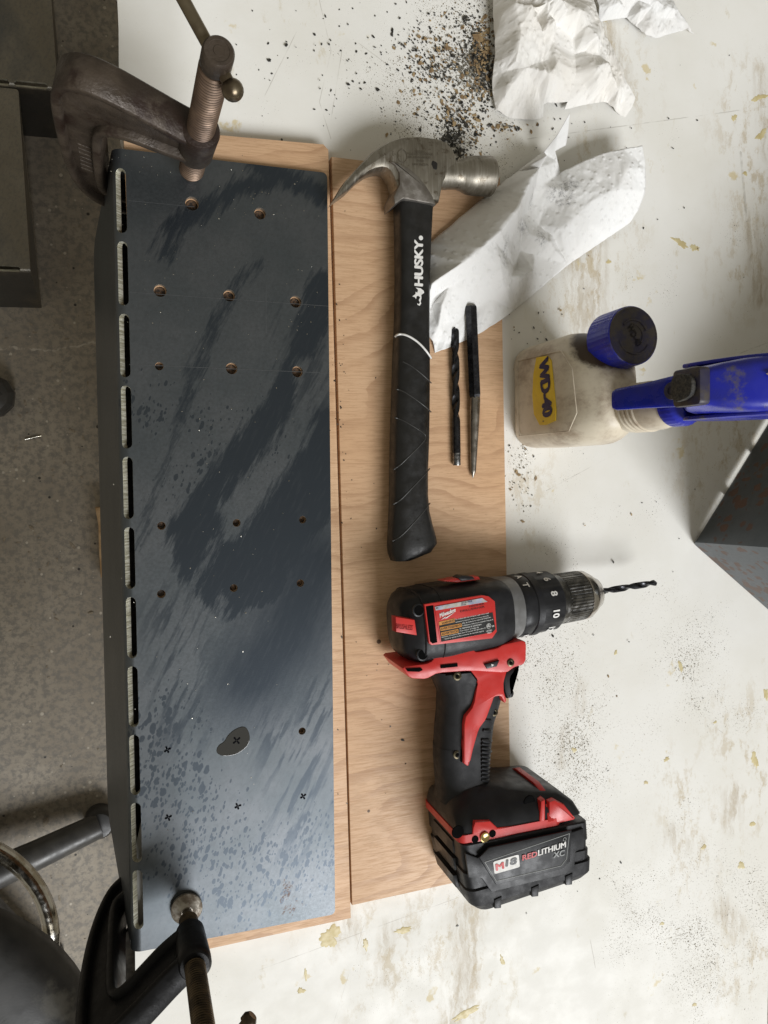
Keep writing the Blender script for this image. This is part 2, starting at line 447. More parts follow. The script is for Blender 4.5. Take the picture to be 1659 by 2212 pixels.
def ply_mat(name, seed):
    nt = NT(name); v = nt.obj()
    w = nt.mapping(v, loc=(seed, seed * 0.7, 0))
    big = nt.noise(nt.mapping(w, scale=(4.5, 7, 4)), 1.0, 2, 0.45)
    s = nt.new('ShaderNodeSeparateXYZ'); nt.link(w, s.inputs[0])
    y = nt.math('ADD', nt.math('MULTIPLY', s.outputs[1], 62.0), nt.math('MULTIPLY', big, 13.0))
    y = nt.math('ADD', y, nt.math('MULTIPLY', nt.noise(nt.mapping(w, scale=(30, 120, 10)), 1.0, 3), 0.5))
    fr = nt.math('FRACT', y)
    late = nt.math('MULTIPLY', nt.ramp(fr, 0.45, 0.96), nt.ramp(fr, 0.965, 1.0, 1.0, 0.0))
    late = nt.math('MULTIPLY', late, nt.ramp(nt.noise(nt.mapping(w, scale=(14, 40, 4)), 1.0, 2), 0.35, 0.65, 0.2, 1.0))
    fib = nt.noise(nt.mapping(w, scale=(60, 900, 60)), 1.0, 4, 0.7)
    col = nt.mix(nt.ramp(nt.noise(nt.mapping(w, scale=(3, 7, 1)), 1.0, 3), 0.3, 0.7), (0.70, 0.475, 0.30), (0.64, 0.405, 0.235))
    col = nt.mix(nt.math('MULTIPLY', late, 0.58), col, (0.40, 0.225, 0.125))
    col = nt.mix(nt.ramp(fib, 0.42, 0.66, 0.0, 0.5), col, (0.42, 0.24, 0.125))
    # pores and oil spots
    po = nt.ramp(nt.noise(nt.mapping(w, scale=(220, 1500, 60)), 1.0, 2), 0.68, 0.74)
    col = nt.mix(nt.math('MULTIPLY', po, 0.4), col, (0.25, 0.13, 0.07))
    gm = nt.ramp(nt.noise(nt.mapping(w, loc=(7, 3, 1)), 9, 6, 0.68), 0.55, 0.72)
    col = nt.mix(nt.math('MULTIPLY', gm, 0.22), col, (0.30, 0.20, 0.12))
    vo = nt.voro(w, 75); sp = nt.new('ShaderNodeSeparateColor'); nt.link(vo.outputs['Color'], sp.inputs[0])
    m = nt.ramp(nt.math('SUBTRACT', nt.math('MULTIPLY', nt.math('SUBTRACT', 0.05, sp.outputs[0]), 4.0), vo.outputs['Distance']), 0.0, 0.05)
    col = nt.mix(m, col, (0.11, 0.06, 0.03))
    nt.set(color=col, rough=nt.ramp(fib, 0.3, 0.7, 0.42, 0.6), spec=0.35)
    nt.bump(nt.math('ADD', fib, late), 0.10, 0.0005)
    return nt.m

M_TABLE = table_mat(); M_FLOOR = floor_mat()
M_PLY1 = ply_mat('plywood_face', 0.4); M_PLY2 = ply_mat('plywood_face_two', 3.3)
M_EDGE = simple('particle_core', (0.30, 0.17, 0.09), (0.16, 0.09, 0.05), 0.8, scale=250, bump=0.6, bscale=500)
M_DARKSTEEL = simple('dark_bench_steel', (0.05, 0.05, 0.05), (0.09, 0.085, 0.08), 0.5, 0.6)

# ------------------------------------------------------------------ the setting
fl = build('floor', ([(-6, -6, FLOOR), (6, -6, FLOOR), (6, 6, FLOOR), (-6, 6, FLOOR)], [(0, 1, 2, 3)]), M_FLOOR)
kind(fl, 'structure')

# bench top: painted sheet with a ragged front edge, brown core underneath
random.seed(3)
left = []
for i in range(91):
    y = -0.95 + 1.9 * i / 90
    x = -0.0005 + (y + 0.05) * 0.0246 + 0.0012 * noise.noise((0, y * 40, 0)) + 0.0006 * noise.noise((0, y * 150, 3))
    k = min(1, max(0, (y + .31) / .05)) * min(1, max(0, (.245 - y) / .02))          # front edge set back under the bracket so its slots look dark
    left.append((x + .0085 * k * k * (3 - 2 * k), y))
outline = left + [(0.634 + 0.0246 * 1.4, 0.95), (0.633, -0.6), (0.628, -0.6135), (0.6, -0.635), (0.45, -0.72), (0.42, -0.95)]
outline = left + [(0.69, 0.95), (0.6345, -0.60), (0.634, -0.95)]
bench = build('bench_top', prism(outline, -0.0016, 0.0, 0.0), M_TABLE, smooth=30)
kind(bench, 'structure')
core = [(x + 0.0012 - 0.0022 * max(0, noise.noise((5, y * 60, 0))), y) for x, y in left] + [(0.69, 0.95), (0.6345, -0.60), (0.634, -0.95)]
build('core', prism(core, -0.030, -0.0018), M_EDGE, root=bench, smooth=30)
ea = [(-.0165, -.95), (-.0195, -.385), (-.0105, -.378), (-.0010, 0.0), (.0030, .21), (.045, .21), (.035, -.95)]  # bench edge angle, run on dark under the slots so their gaps look shaded
build('edge_angle', prism(ea, -.0365, -.0305, .0008), simple('dark_edge_angle', (0.030, 0.027, 0.023), (0.075, 0.068, 0.058), 0.4, 0.5, scale=160), root=bench, smooth=40)
for (lx, ly) in ((0.10, 0.80), (0.10, -0.80), (0.58, 0.80), (0.58, -0.80)):
    build('leg', prism([(lx - .03, ly - .03), (lx + .03, ly - .03), (lx + .03, ly + .03), (lx - .03, ly + .03)], FLOOR, -0.0308, 0.002), M_DARKSTEEL, root=bench)

# ------------------------------------------------------------------ plywood boards
def board(name, corners, mat, label):
    cx = sum(c[0] for c in corners) / 4; cy = sum(c[1] for c in corners) / 4
    o = build(name, prism(corners, 0.0004, T, 0.0007, 0.0), mat, loc=(cx, cy, 0), smooth=40)
    tag(o, label, 'board', 'plywood boards on the bench'); return o
bl = [tuple(PS(*p, T)[:2]) for p in ((484, 497), (1293, 569), (1382, 3616), (624, 3781))]
bl = chaikin([bl[0], (bl[1][0] - .004, bl[1][1] - .0001), (bl[1][0], bl[1][1] - .004), bl[2], bl[3]], 0)
br = [tuple(PS(*p, T)[:2]) for p in ((1304, 616), (1969, 698), (2016, 3427), (1384, 3566))]
br = [(br[0][0] + .0004, br[0][1]), br[1], br[2], (br[3][0] + .0006, br[3][1])]
def board5(name, poly, mat, label):
    cx = sum(c[0] for c in poly) / len(poly); cy = sum(c[1] for c in poly) / len(poly)
    o = build(name, prism(poly, 0.0004, T, 0.0007, 0.0), mat, loc=(cx, cy, 0), smooth=40)
    return tag(o, label, 'board', 'plywood boards on the bench')
BOARD_L = board5('plywood_board', bl, M_PLY1, 'narrow plywood board clamped under the bent steel bracket')
BOARD_R = board5('plywood_board', br, M_PLY2, 'bare plywood board under the hammer and the drill')

# ------------------------------------------------------------------ bent steel brackets
STEEL_O = Vector((0.0083, 0.2428, TS))                     # where the bend starts at the far end
SV = Vector((-0.0190, -0.99982, 0)).normalized(); SU = Vector((-SV.y, SV.x, 0))
def to_uv(p):
    d = Vector(p) - STEEL_O; return (d.dot(SU), d.dot(SV))

def steel_mat(name, local=None, kindof='main'):
    """mill-scale steel with oil wiped over it"""
    nt = NT(name); v = nt.obj(); p = v
    # streak-shaped noise along the wiping direction
    ang = rad(28)
    stv = nt.mapping(nt.mapping(v, rot=(0, 0, ang)), scale=(1, 0.14, 1))
    fine = nt.noise(stv, 330, 4, 0.65); mid = nt.noise(stv, 120, 4, 0.6)
    if kindof == 'floor': dry = nt.mix(nt.ramp(nt.noise(v, 7, 5, 0.6), 0.3, 0.7), (0.19, 0.17, 0.135), (0.27, 0.245, 0.20))
    else: dry = nt.mix(nt.ramp(nt.noise(v, 16, 5, 0.6), 0.3, 0.7), (0.102, 0.116, 0.126), (0.136, 0.146, 0.157))
    wet = nt.mix(nt.noise(v, 20, 3), (0.060, 0.074, 0.092), (0.055, 0.067, 0.083))
    if kindof == 'main':
        o0 = local
        W = lambda *pts: [P(x, y, TS) - o0 for x, y in pts]
        flat = flat2d(nt, v)
        w1 = nt.vmath('SCALE', nt.vmath('SUBTRACT', nt.noise(stv, 210, 5, 0.75, color=True), (0.5, 0.5, 0.5)), scale=0.034)
        w2 = nt.vmath('SCALE', nt.vmath('SUBTRACT', nt.noise(v, 60, 3, 0.6, color=True), (0.5, 0.5, 0.5)), scale=0.006)
        pw = nt.vmath('ADD', flat, nt.vmath('ADD', w1, w2))
        px = 1 / 2750
        darks = [(W((352, 545), (372, 492), (420, 466), (465, 434), (520, 405), (610, 385)), 19 * px),
                 (W((560, 568), (511, 616), (486, 663), (446, 741), (414, 820), (392, 905)), 10 * px),
                 (W((395, 895), (373, 956), (345, 1035), (322, 1100), (298, 1176)), 5 * px),
                 (W((700, 620), (650, 780), (600, 880), (520, 985), (450, 1070), (395, 1140)), 34 * px),
                 (W((710, 960), (660, 1060), (600, 1150), (540, 1240)), 85 * px), (W((430, 1150), (440, 1210), (500, 1280)), 62 * px),
                 (W((560, 360), (700, 420)), 22 * px)]
        lights = [(W((655, 800), (659, 878), (640, 950), (580, 1025), (533, 1098), (500, 1145)), 22 * px),
                  (W((466, 1168), (424, 1248), (405, 1300)), 8 * px), (W((480, 1290), (470, 1360)), 9 * px), (W((410, 1330), (400, 1480)), 34 * px)]
        soft = 0.0060
        dm = segs(nt, pw, darks, soft); lm = segs(nt, pw, lights, soft)
        dm = nt.math('MAXIMUM', dm, segs(nt, pw, [(W((680, 1220), (620, 1380), (540, 1470)), 95 * px)], 0.05))
        wetm = nt.math('MULTIPLY', dm, nt.math('SUBTRACT', 1.0, lm))
        # smears: wide broken streaks towards the right side and lower half
        zone = segs(nt, pw, [(W((690, 1500), (640, 1800)), 60 * px), (W((560, 1540), (640, 1650)), 60 * px), (W((380, 1330), (400, 1560)), 60 * px), (W((640, 700), (690, 900)), 45 * px)], 0.03)
        br_ = nt.math('MULTIPLY', zone, nt.ramp(mid, 0.47, 0.58))
        wetm = nt.math('MAXIMUM', wetm, nt.math('MULTIPLY', br_, 0.75))
        # droplets
        dz = segs(nt, pw, [(W((330, 1600), (420, 1800), (520, 1900), (680, 1850)), 120 * px), (W((300, 880), (420, 900)), 60 * px), (W((400, 1040), (560, 930)), 60 * px)], 0.05)
        for sc, th in ((120, 0.42), (260, 0.72), (520, 0.75)):
            vo = nt.voro(nt.vmath('ADD', nt.mapping(nt.mapping(v, rot=(0, 0, rad(18))), scale=(1, 0.55, 1)), nt.vmath('SCALE', w2, scale=0.7)), sc)
            s = nt.new('ShaderNodeSeparateColor'); nt.link(vo.outputs['Color'], s.inputs[0])
            rr = nt.math('MULTIPLY', nt.math('SUBTRACT', nt.math('MULTIPLY', nt.math('ADD', dz, 0.10), th * 0.62), s.outputs[0]), 1.5)
            wetm = nt.math('MAXIMUM', wetm, nt.math('MULTIPLY', nt.ramp(nt.math('SUBTRACT', rr, vo.outputs['Distance']), 0, 0.06), 0.8))
        wetm = nt.math('MULTIPLY', wetm, nt.ramp(fine, 0.25, 0.5, 0.8, 1.0))
    else:
        wetm = nt.math('MULTIPLY', nt.ramp(nt.noise(nt.mapping(v, scale=(5, 2.5, 5)), 1.0, 5, 0.6), 0.45, 0.6), 0.6)
    dry = nt.mix(nt.ramp(nt.noise(nt.mapping(nt.mapping(v, rot=(0, 0, ang)), scale=(1, 0.6, 1)), 260, 6, 0.75), 0.46, 0.62, 0.0, 0.32), dry, (0.088, 0.096, 0.104))
    col = nt.mix(wetm, dry, wet)
    # heat tint and rust freckles
    rust = None
    if kindof == 'main':
        rust = segs(nt, pw, [(W((618, 1910), (622, 1913)), .0030), (W((617, 1935)), .0030), (W((620, 1965), (628, 1966)), .0028), (W((640, 1950)), .002)], .003)
        rust = nt.math('MULTIPLY', rust, nt.ramp(nt.noise(v, 700, 3), 0.45, 0.55))
    elif kindof == 'rusty':
        vo = nt.voro(nt.vmath('ADD', v, nt.vmath('SCALE', nt.noise(v, 90, 3, color=True), scale=0.012)), 130)
        s = nt.new('ShaderNodeSeparateColor'); nt.link(vo.outputs['Color'], s.inputs[0])
        dn = nt.ramp(nt.noise(v, 14, 3), 0.35, 0.62, 0.05, 0.62)
        rust = nt.ramp(nt.math('SUBTRACT', nt.math('SUBTRACT', dn, s.outputs[0]), nt.math('MULTIPLY', vo.outputs['Distance'], 0.5)), 0, 0.06)
    else:
        rust = nt.math('MULTIPLY', nt.ramp(nt.noise(v, 9, 5, 0.65), 0.58, 0.72), 0.5)
    col = nt.mix(rust, col, (0.085, 0.045, 0.03))
    scr = nt.ramp(nt.noise(nt.mapping(nt.mapping(v, rot=(0, 0, .9)), scale=(1600, 14, 1)), 1.0, 2), 0.76, 0.82)
    col = nt.mix(nt.math('MULTIPLY', scr, 0.25), col, (0.36, 0.36, 0.36))
    rough = nt.fmix(wetm, nt.ramp(nt.noise(v, 420, 4), 0.3, 0.7, 0.37, 0.43), 0.32)
    nt.set(color=col, metal=nt.fmix(rust, 0.88, 0.1), rough=rough, spec=0.4)
    nt.bump(nt.noise(v, 900, 3), 0.05, 0.0003)
    return nt.m

def cut_mat():
    nt = NT('laser_cut_edge'); v = nt.obj()
    st = nt.noise(nt.mapping(v, scale=(60, 900, 60)), 1.0, 3, 0.6)
    col = nt.mix(nt.ramp(st, 0.35, 0.65), (0.36, 0.34, 0.25), (0.78, 0.77, 0.68))
    nt.set(color=col, metal=0.55, rough=0.3); nt.bump(st, 0.6, 0.0006); return nt.m
M_CUT = cut_mat()
def hole_mat():
    nt = NT('drilled_rim'); v = nt.obj()
    st = nt.noise(nt.mapping(v, scale=(300, 300, 1500)), 1.0, 3)
    nt.set(color=nt.mix(st, (0.22, 0.17, 0.11), (0.80, 0.76, 0.68)), metal=0.8, rough=0.35); return nt.m
M_HOLE = hole_mat()

def bracket_geom(w_top, w_fl, length, theta, fmap, slots, holes, R=0.008, t=0.005, r_corner=0.004, r_low=0.03):
    """flat pattern (s across the bend, v along it) with slots and holes, bent round the line s = 0"""
    arc = R * theta
    smin = -(arc + w_fl); smax = w_top
    loops = []
    outer = []
    def corner(cx, cy, r, a0):
        for i in range(7):
            a = rad(a0 + 90 * i / 6); outer.append((cx + r * math.cos(a), cy + r * math.sin(a)))
    rc, rl = r_corner, r_low
    corner(smax - rc, length - rc, rc, 0); corner(smin + rl, length - rl, rl, 90)
    corner(smin + rl, rl, rl, 180); corner(smax - rc, rc, rc, 270)
    loops.append(outer)
    for (v0, v1, s0, s1) in slots:
        r = (s1 - s0) / 2 * 0.98; L = []
        for (cx, cy, a0) in ((s1 - r, v1 - r, 0), (s0 + r, v1 - r, 90), (s0 + r, v0 + r, 180), (s1 - r, v0 + r, 270)):
            for i in range(5):
                a = rad(a0 + 90 * i / 4); L.append((cx + r * math.cos(a), cy + r * math.sin(a)))
        loops.append(L)
    nslot = len(loops)
    for (u, v, r) in holes:
        loops.append([(u + r * math.cos(2 * math.pi * i / 24), v + r * math.sin(2 * math.pi * i / 24)) for i in range(24)])
    V2, E2 = [], []
    for L in loops:
        n = len(V2); V2 += [Vector(p) for p in L]; E2 += [(n + i, n + (i + 1) % len(L)) for i in range(len(L))]
    lines = [-arc * i / 10 for i in range(11)] + [0.0]
    for s in sorted(set(lines)):
        n = len(V2); V2 += [Vector((s, 0.0005)), Vector((s, length - 0.0005))]; E2.append((n, n + 1))
    vo, eo, fo, *_ = delaunay_2d_cdt(V2, E2, [], 0, 1e-6)
    keep = []
    for f in fo:
        cx = sum(vo[i].x for i in f) / 3; cy = sum(vo[i].y for i in f) / 3
        if not in_poly(cx, cy, loops[0]): continue
        if any(in_poly(cx, cy, L) for L in loops[1:]): continue
        keep.append(tuple(f))
    used = sorted({i for f in keep for i in f}); idx = {k: j for j, k in enumerate(used)}
    pts = [(vo[i].x, vo[i].y) for i in used]; keep = [tuple(idx[i] for i in f) for f in keep]
    def bend(s, d):
        if s >= 0: x, z, nx, nz = s, 0.0, 0.0, 1.0
        else:
            a = min(-s / R, theta); x, z = -R * math.sin(a), -R * (1 - math.cos(a)); nx, nz = -math.sin(a), math.cos(a)
            ex = -s - arc
            if ex > 0: x -= ex * math.cos(theta); z -= ex * math.sin(theta)
        return x - nx * d, z - nz * d
    V = []
    for d in (0.0, t):
        for s, v in pts:
            x, z = bend(s, d); V.append(fmap(x, v, z))
    n = len(pts); F = []; mi = []
    for f in keep:
        F.append(f); F.append(tuple(i + n for i in reversed(f))); mi += [0, 0]
    cnt = {}
    for f in keep:
        for a, b in ((f[0], f[1]), (f[1], f[2]), (f[2], f[0])):
            cnt.setdefault((min(a, b), max(a, b)), []).append((a, b))
    holes_c = [(u, v, r) for (u, v, r) in holes]
    for k, l in cnt.items():
        if len(l) == 1:
            a, b = l[0]; F.append((b, a, a + n, b + n))
            m = ((pts[a][0] + pts[b][0]) / 2, (pts[a][1] + pts[b][1]) / 2)
            h = any((m[0] - u) ** 2 + (m[1] - v) ** 2 < (r * 1.2) ** 2 for u, v, r in holes_c)
            mi.append(2 if h else 1)
    return V, F, 'recalc', mi

SL = [(0.0148 + i * 0.0535, 0.0148 + i * 0.0535 + 0.0472, -0.0058, 0.0019) for i in range(11)]
zA = zoomer(400, 550, .5726); zB = zoomer(400, 1600, .5726); zC = zoomer(400, 2600, .5726)
HOLES = []
for f, x, y, d in ((zA, 622, 440, 10.2), (zA, 1090, 508, 9.0), (zA, 403, 1038, 9.4), (zA, 878, 1072, 9.0), (zA, 1335, 1115, 9.3), (zA, 397, 1557, 6.4),
                   (zA, 895, 1573, 9.0), (zA, 1347, 1595, 9.0), (zB, 412, 822, 6.3), (zB, 929, 802, 6.2), (zB, 1383, 780, 6.0), (zB, 411, 1291, 6.4),
                   (zB, 909, 1250, 6.2), (zB, 1367, 1216, 6.2), (zC, 1379, 487, 6.0)):
    u, v = to_uv(f(x, y, TS)); HOLES.append((u, v, d / 2000))

def main_map(x, v, z): return STEEL_O + SU * x + SV * v + Vector((0, 0, z))
STEEL_LOC = main_map(0.078, 0.308, 0)
steel = build('steel_bracket', bracket_geom(0.1565, 0.268, 0.6155, rad(85.2), main_map, SL, HOLES),
              [steel_mat('oiled_steel', STEEL_LOC), M_CUT, M_HOLE], loc=STEEL_LOC, smooth=35)
tag(steel, 'long bent slotted steel bracket with oil smears, clamped on the plywood', 'bracket', 'bent steel brackets')
bv = steel.modifiers.new('rim', 'BEVEL'); bv.width = 0.00035; bv.segments = 1; bv.limit_method = 'ANGLE'; bv.angle_limit = rad(50)

# dark brown discs on the uncut board paint the shade of drilled recesses
M_BORE = simple('bored_wood_shade', (0.10, 0.055, 0.027), (0.018, 0.011, 0.007), 0.7, scale=420, lo=0.4, hi=0.6)
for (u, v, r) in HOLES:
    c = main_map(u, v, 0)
    build('bore_shade', lathe([(0, r * 0.9), (0.0003, r * 0.7)], (c.x, c.y, T + 0.0001), (0, 0, 1), 16), M_BORE, root=BOARD_L)

# pen crosses and centre-punch marks on the steel
M_INK = simple('black_ink', (0.004, 0.004, 0.006), None, 0.85, spec=0.05)
random.seed(11)
for x, y in ((452, 614), (928, 550), (460, 1080), (937, 1002), (1387, 935)):
    c = zC(x, y, TS); parts = []
    for k in range(4):
        a = rad(20 + 90 * k + random.uniform(-14, 14)); d = Vector((math.cos(a), math.sin(a), 0))
        e = Vector((-d.y, d.x, 0)) * 0.0008
        o = Vector((c.x, c.y, TS + 0.0003)); q = [o + d * .0004 - e * .6, o + d * .0023 - e, o + d * .0030, o + d * .0023 + e, o + d * .0004 + e * .6]
        parts.append((q, [(0, 1, 2, 3, 4)]))
    build('cross_mark', merge(*parts), M_INK, root=steel)
# scribed layout lines
M_SCR = simple('scribed_line', (0.11, 0.115, 0.12), None, 0.5, 0.5)
for a, b in (((180, 418), (640, 462)), ((190, 1048), (1560, 1145)), ((190, 1545), (1560, 1605)), ((1130, 1000), (1130, 1330))):
    A, B = zA(*a, TS + .0002), zA(*b, TS + .0002); d = (B - A).normalized(); e = Vector((-d.y, d.x, 0)) * .00016
    build('scribed_line', ([A - e, B - e, B + e, A + e], [(0, 1, 2, 3)]), M_SCR, root=steel)

# standing bracket at the right edge of the bench
BD = Vector((0.6155, 0.7881, 0)).normalized(); BN = Vector((BD.y, -BD.x, 0))
RB0 = Vector((0.5356, -0.0813, 0.0008))
def rb_map(x, v, z): return RB0 + BN * (x + 0.008) + BD * v + Vector((0, 0, -z))
M_RUSTY = steel_mat('rusty_steel', kindof='rusty')
rb = build('steel_bracket', bracket_geom(0.268, 0.152, 0.6155, rad(86), rb_map, [(a, b, -0.0075, 0.0015) for a, b, _, _ in SL], [], r_low=0.006),
           [M_RUSTY, M_CUT, M_HOLE], loc=RB0, smooth=35)
tag(rb, 'rust-freckled grey steel bracket standing at the right edge of the bench', 'bracket', 'bent steel brackets')

# two more brackets on the floor
M_FSTEEL = steel_mat('floor_steel', kindof='floor')
def floor_bracket(corner, label, out=0.0, zrot=0.0):
    o = Vector(corner); ca, sa = math.cos(zrot), math.sin(zrot)
    ey = Vector((-sa, ca, 0)); ex = Vector((-ca, -sa, 0))
    fm = lambda x, v, z: o + ey * x + ex * v + Vector((0, 0, z))
    b = build('steel_bracket', bracket_geom(0.268, 0.148, 0.6155, rad(90 - out), fm, [(a, bb, -0.0075, 0.0015) for a, bb, _, _ in SL], [], r_low=0.004, r_corner=0.004),
              [M_FSTEEL, M_CUT, M_HOLE], loc=o, smooth=35)
    return tag(b, label, 'bracket', 'bent steel brackets')
floor_bracket(P(125, 184, -0.682), 'dark steel bracket on the floor in the top left corner', 4, rad(1.5))
floor_bracket(P(66, 578, -0.688), 'brownish steel bracket on the floor nearer the stool, below the other one', 9, rad(1.0))

# ------------------------------------------------------------------ C-clamps
M_RUSTBROWN = simple('brown_cast_iron', (0.040, 0.029, 0.021), (0.074, 0.056, 0.041), 0.48, 0.3, scale=45, bump=0.5, bscale=330, rvar=0.14, dirt=(0.028, 0.016, 0.011), dirt_lo=0.5, dirt_scale=28, bdist=0.0012)
M_BLACKIRON = simple('black_enamel_iron', (0.006, 0.006, 0.0065), (0.011, 0.011, 0.012), 0.42, 0.0, scale=50, spec=0.2, bump=0.25, bscale=220, dirt=(0.03, 0.026, 0.022), dirt_lo=0.68, bdist=0.001)
M_THREAD = simple('brown_screw_thread', (0.17, 0.112, 0.074), (0.085, 0.055, 0.038), 0.45, 0.5, scale=60, lo=0.3, hi=0.7)
M_THREAD2 = simple('oily_screw_thread', (0.13, 0.095, 0.055), (0.06, 0.045, 0.03), 0.35, 0.8, scale=90)
M_BAR = simple('worn_steel_bar', (0.20, 0.165, 0.11), (0.10, 0.075, 0.05), 0.33, 0.85, scale=70)
M_PAD = simple('worn_pad', (0.42, 0.39, 0.34), (0.16, 0.13, 0.10), 0.45, 0.7, scale=160, bump=0.5, bscale=700)

def thread_profile(h0, h1, r, pitch=0.0032, depth=0.0015):
    out = []; n = int((h1 - h0) / pitch)
    for i in range(n):
        b = h0 + i * pitch
        out += [(b, r - depth), (b + pitch * .28, r), (b + pitch * .62, r), (b + pitch * .9, r - depth)]
    out.append((h1, r - depth)); return out

def clamp_frame(root, origin, az, outline, it, web, rim, rimw, mat):
    d = Vector((math.cos(az), math.sin(az), 0)); nrm = Vector((-d.y, d.x, 0)); o = Vector((origin[0], origin[1], 0))
    fm = lambda s, z, c: o + d * s + Vector((0, 0, z)) + nrm * c
    poly = chaikin(outline, it)
    fr = build('frame', prism(inset(poly if area2(poly)>0 else poly[::-1], .0016), -web, web, 0.0006, fmap=fm), mat, root=root, smooth=50)
    build('rim', ringprism(poly, rimw, -rim, rim, fm), mat, root=root, parent=fr, smooth=50)
    return fr, fm

# brown clamp at the far end
c1 = (0.0565, 0.2272)
t = thing('c_clamp', 'rusty brown C-clamp gripping the far end of the steel bracket', 'clamp', (c1[0], c1[1], TS), 'C-clamps on the bench edge')
out1 = [(-.004, .066), (.02, .066), (.045, .069), (.060, .064), (.063, .045), (.063, -.040), (.058, -.052), (.030, -.050), (.006, -.046), (.004, -.066), (.03, -.082), (.062, -.088), (.080, -.070), (.0905, -.03), (.0925, .04), (.0925, .085), (.090, .108), (.078, .122), (.060, .122), (.035, .112), (.012, .102), (-.004, .098)]
fr, fm = clamp_frame(t, c1, rad(166), out1, 2, .0055, .0115, .0062, M_RUSTBROWN)
# raised foundry lettering in the web: unreadable strokes
for i in range(7):
    z = 0.018 - i * 0.0075
    build('cast_letter', prism([(0.071, z), (0.080, z + .001), (0.080, z + .0045), (0.071, z + .0035)], .0052, .0064, .0004, 0, fmap=fm), M_RUSTBROWN, root=t, parent=fr)
build('boss', lathe([(.060, .0105), (.063, .0122), (.090, .0130), (.098, .0134), (.1015, .0125), (.1025, .0095)], (c1[0], c1[1], 0), (0, 0, 1), 40), M_RUSTBROWN, root=t, parent=fr, smooth=40)
up = Vector((0.004, -0.002, 1)).normalized()
sc_ = build('screw', lathe([(.0006, .0042), (.003, .0056), (.012, .0062)] + thread_profile(.013, .167, .0092) + [(.168, .0088)], (c1[0], c1[1], TS), up, 40), M_THREAD, root=t, smooth=45)
build('screw_head', lathe([(.1682, .0084), (.170, .0090), (.180, .0090), (.1825, .0088), (.184, .0078), (.1841, .0060), (.1838, .0058), (.1838, .0030), (.1842, .0028), (.1842, .0006)], (c1[0], c1[1], TS), up, 40), M_RUSTBROWN, root=t, parent=sc_, smooth=40)
hc = Vector((c1[0], c1[1], TS)) + up * 0.1735
bd = (P(395, 0, .19) - P(492, 186, .183)); bd.z = 0.004; bd.normalize()
hb = build('handle_bar', tube([hc - bd * .0125, hc + bd * .05, hc + bd * .115], .0036, 14), M_BAR, root=t, smooth=40)
ball = [(-.0062 * math.cos(math.pi * i / 10), max(.0004, .0062 * math.sin(math.pi * i / 10))) for i in range(11)]
build('ball_end', lathe(ball, hc - bd * .0165, bd, 24), M_BAR, root=t, parent=hb, smooth=60)
build('ball_end', lathe(ball, hc + bd * .119, bd, 24), M_BAR, root=t, parent=hb, smooth=60)

# black clamp at the near end
c2 = (0.0318, -0.3438)
t = thing('c_clamp', 'black enamelled C-clamp with oily screw at the near end of the bracket', 'clamp', (c2[0], c2[1], TS), 'C-clamps on the bench edge')
out2 = [(-.006, .054), (.018, .056), (.038, .066), (.053, .074), (.057, .068), (.058, .050), (.058, -.046), (.050, -.052), (.018, -.050), (.014, -.068), (.040, -.086), (.062, -.084), (.074, -.060), (.083, -.02), (.087, .03), (.087, .088), (.080, .108), (.060, .114), (.035, .104), (.012, .094), (-.006, .092)]
fr, fm = clamp_frame(t, c2, rad(208), out2, 2, .0045, .0095, .0065, M_BLACKIRON)
build('boss', lathe([(.050, .0088), (.0525, .0105), (.088, .0120), (.0935, .0118), (.0955, .0100), (.0957, .0078)], (c2[0], c2[1], 0), (0, 0, 1), 40), M_BLACKIRON, root=t, parent=fr, smooth=40)
sc_ = build('screw', lathe([(.0085, .0036), (.012, .0040), (.018, .0052)] + thread_profile(.019, .168, .0073, .0024) + [(.169, .0070)], (c2[0], c2[1], TS), (0.0, 0.0, 1), 40), M_THREAD2, root=t, smooth=45)
build('swivel_pad', lathe([(.0003, .0112), (.0012, .0122), (.0035, .0122), (.0042, .0112), (.0050, .0085), (.0070, .0058), (.0085, .0045)], (c2[0], c2[1], TS), (0, 0, 1), 40), M_PAD, root=t, smooth=40)
build('screw_head', lathe([(.1692, .0068), (.171, .0074), (.183, .0074), (.185, .006)], (c2[0], c2[1], TS), (0, 0, 1), 32), M_THREAD2, root=t, parent=sc_, smooth=40)
hc = Vector((c2[0], c2[1], TS + .177)); tip = P(541, 2199, TS + .177); bd = (tip - hc).normalized(); L = (tip - hc).length
hb = build('handle_bar', tube([hc - bd * .05, hc, hc + bd * (L - .003)], .0032, 14), M_THREAD2, root=t, smooth=40)
build('bar_end', lathe([(-.004, .0032), (-.0035, .0046), (.0, .0046), (.002, .003)], hc + bd * L, bd, 20), M_THREAD2, root=t, parent=hb, smooth=40)

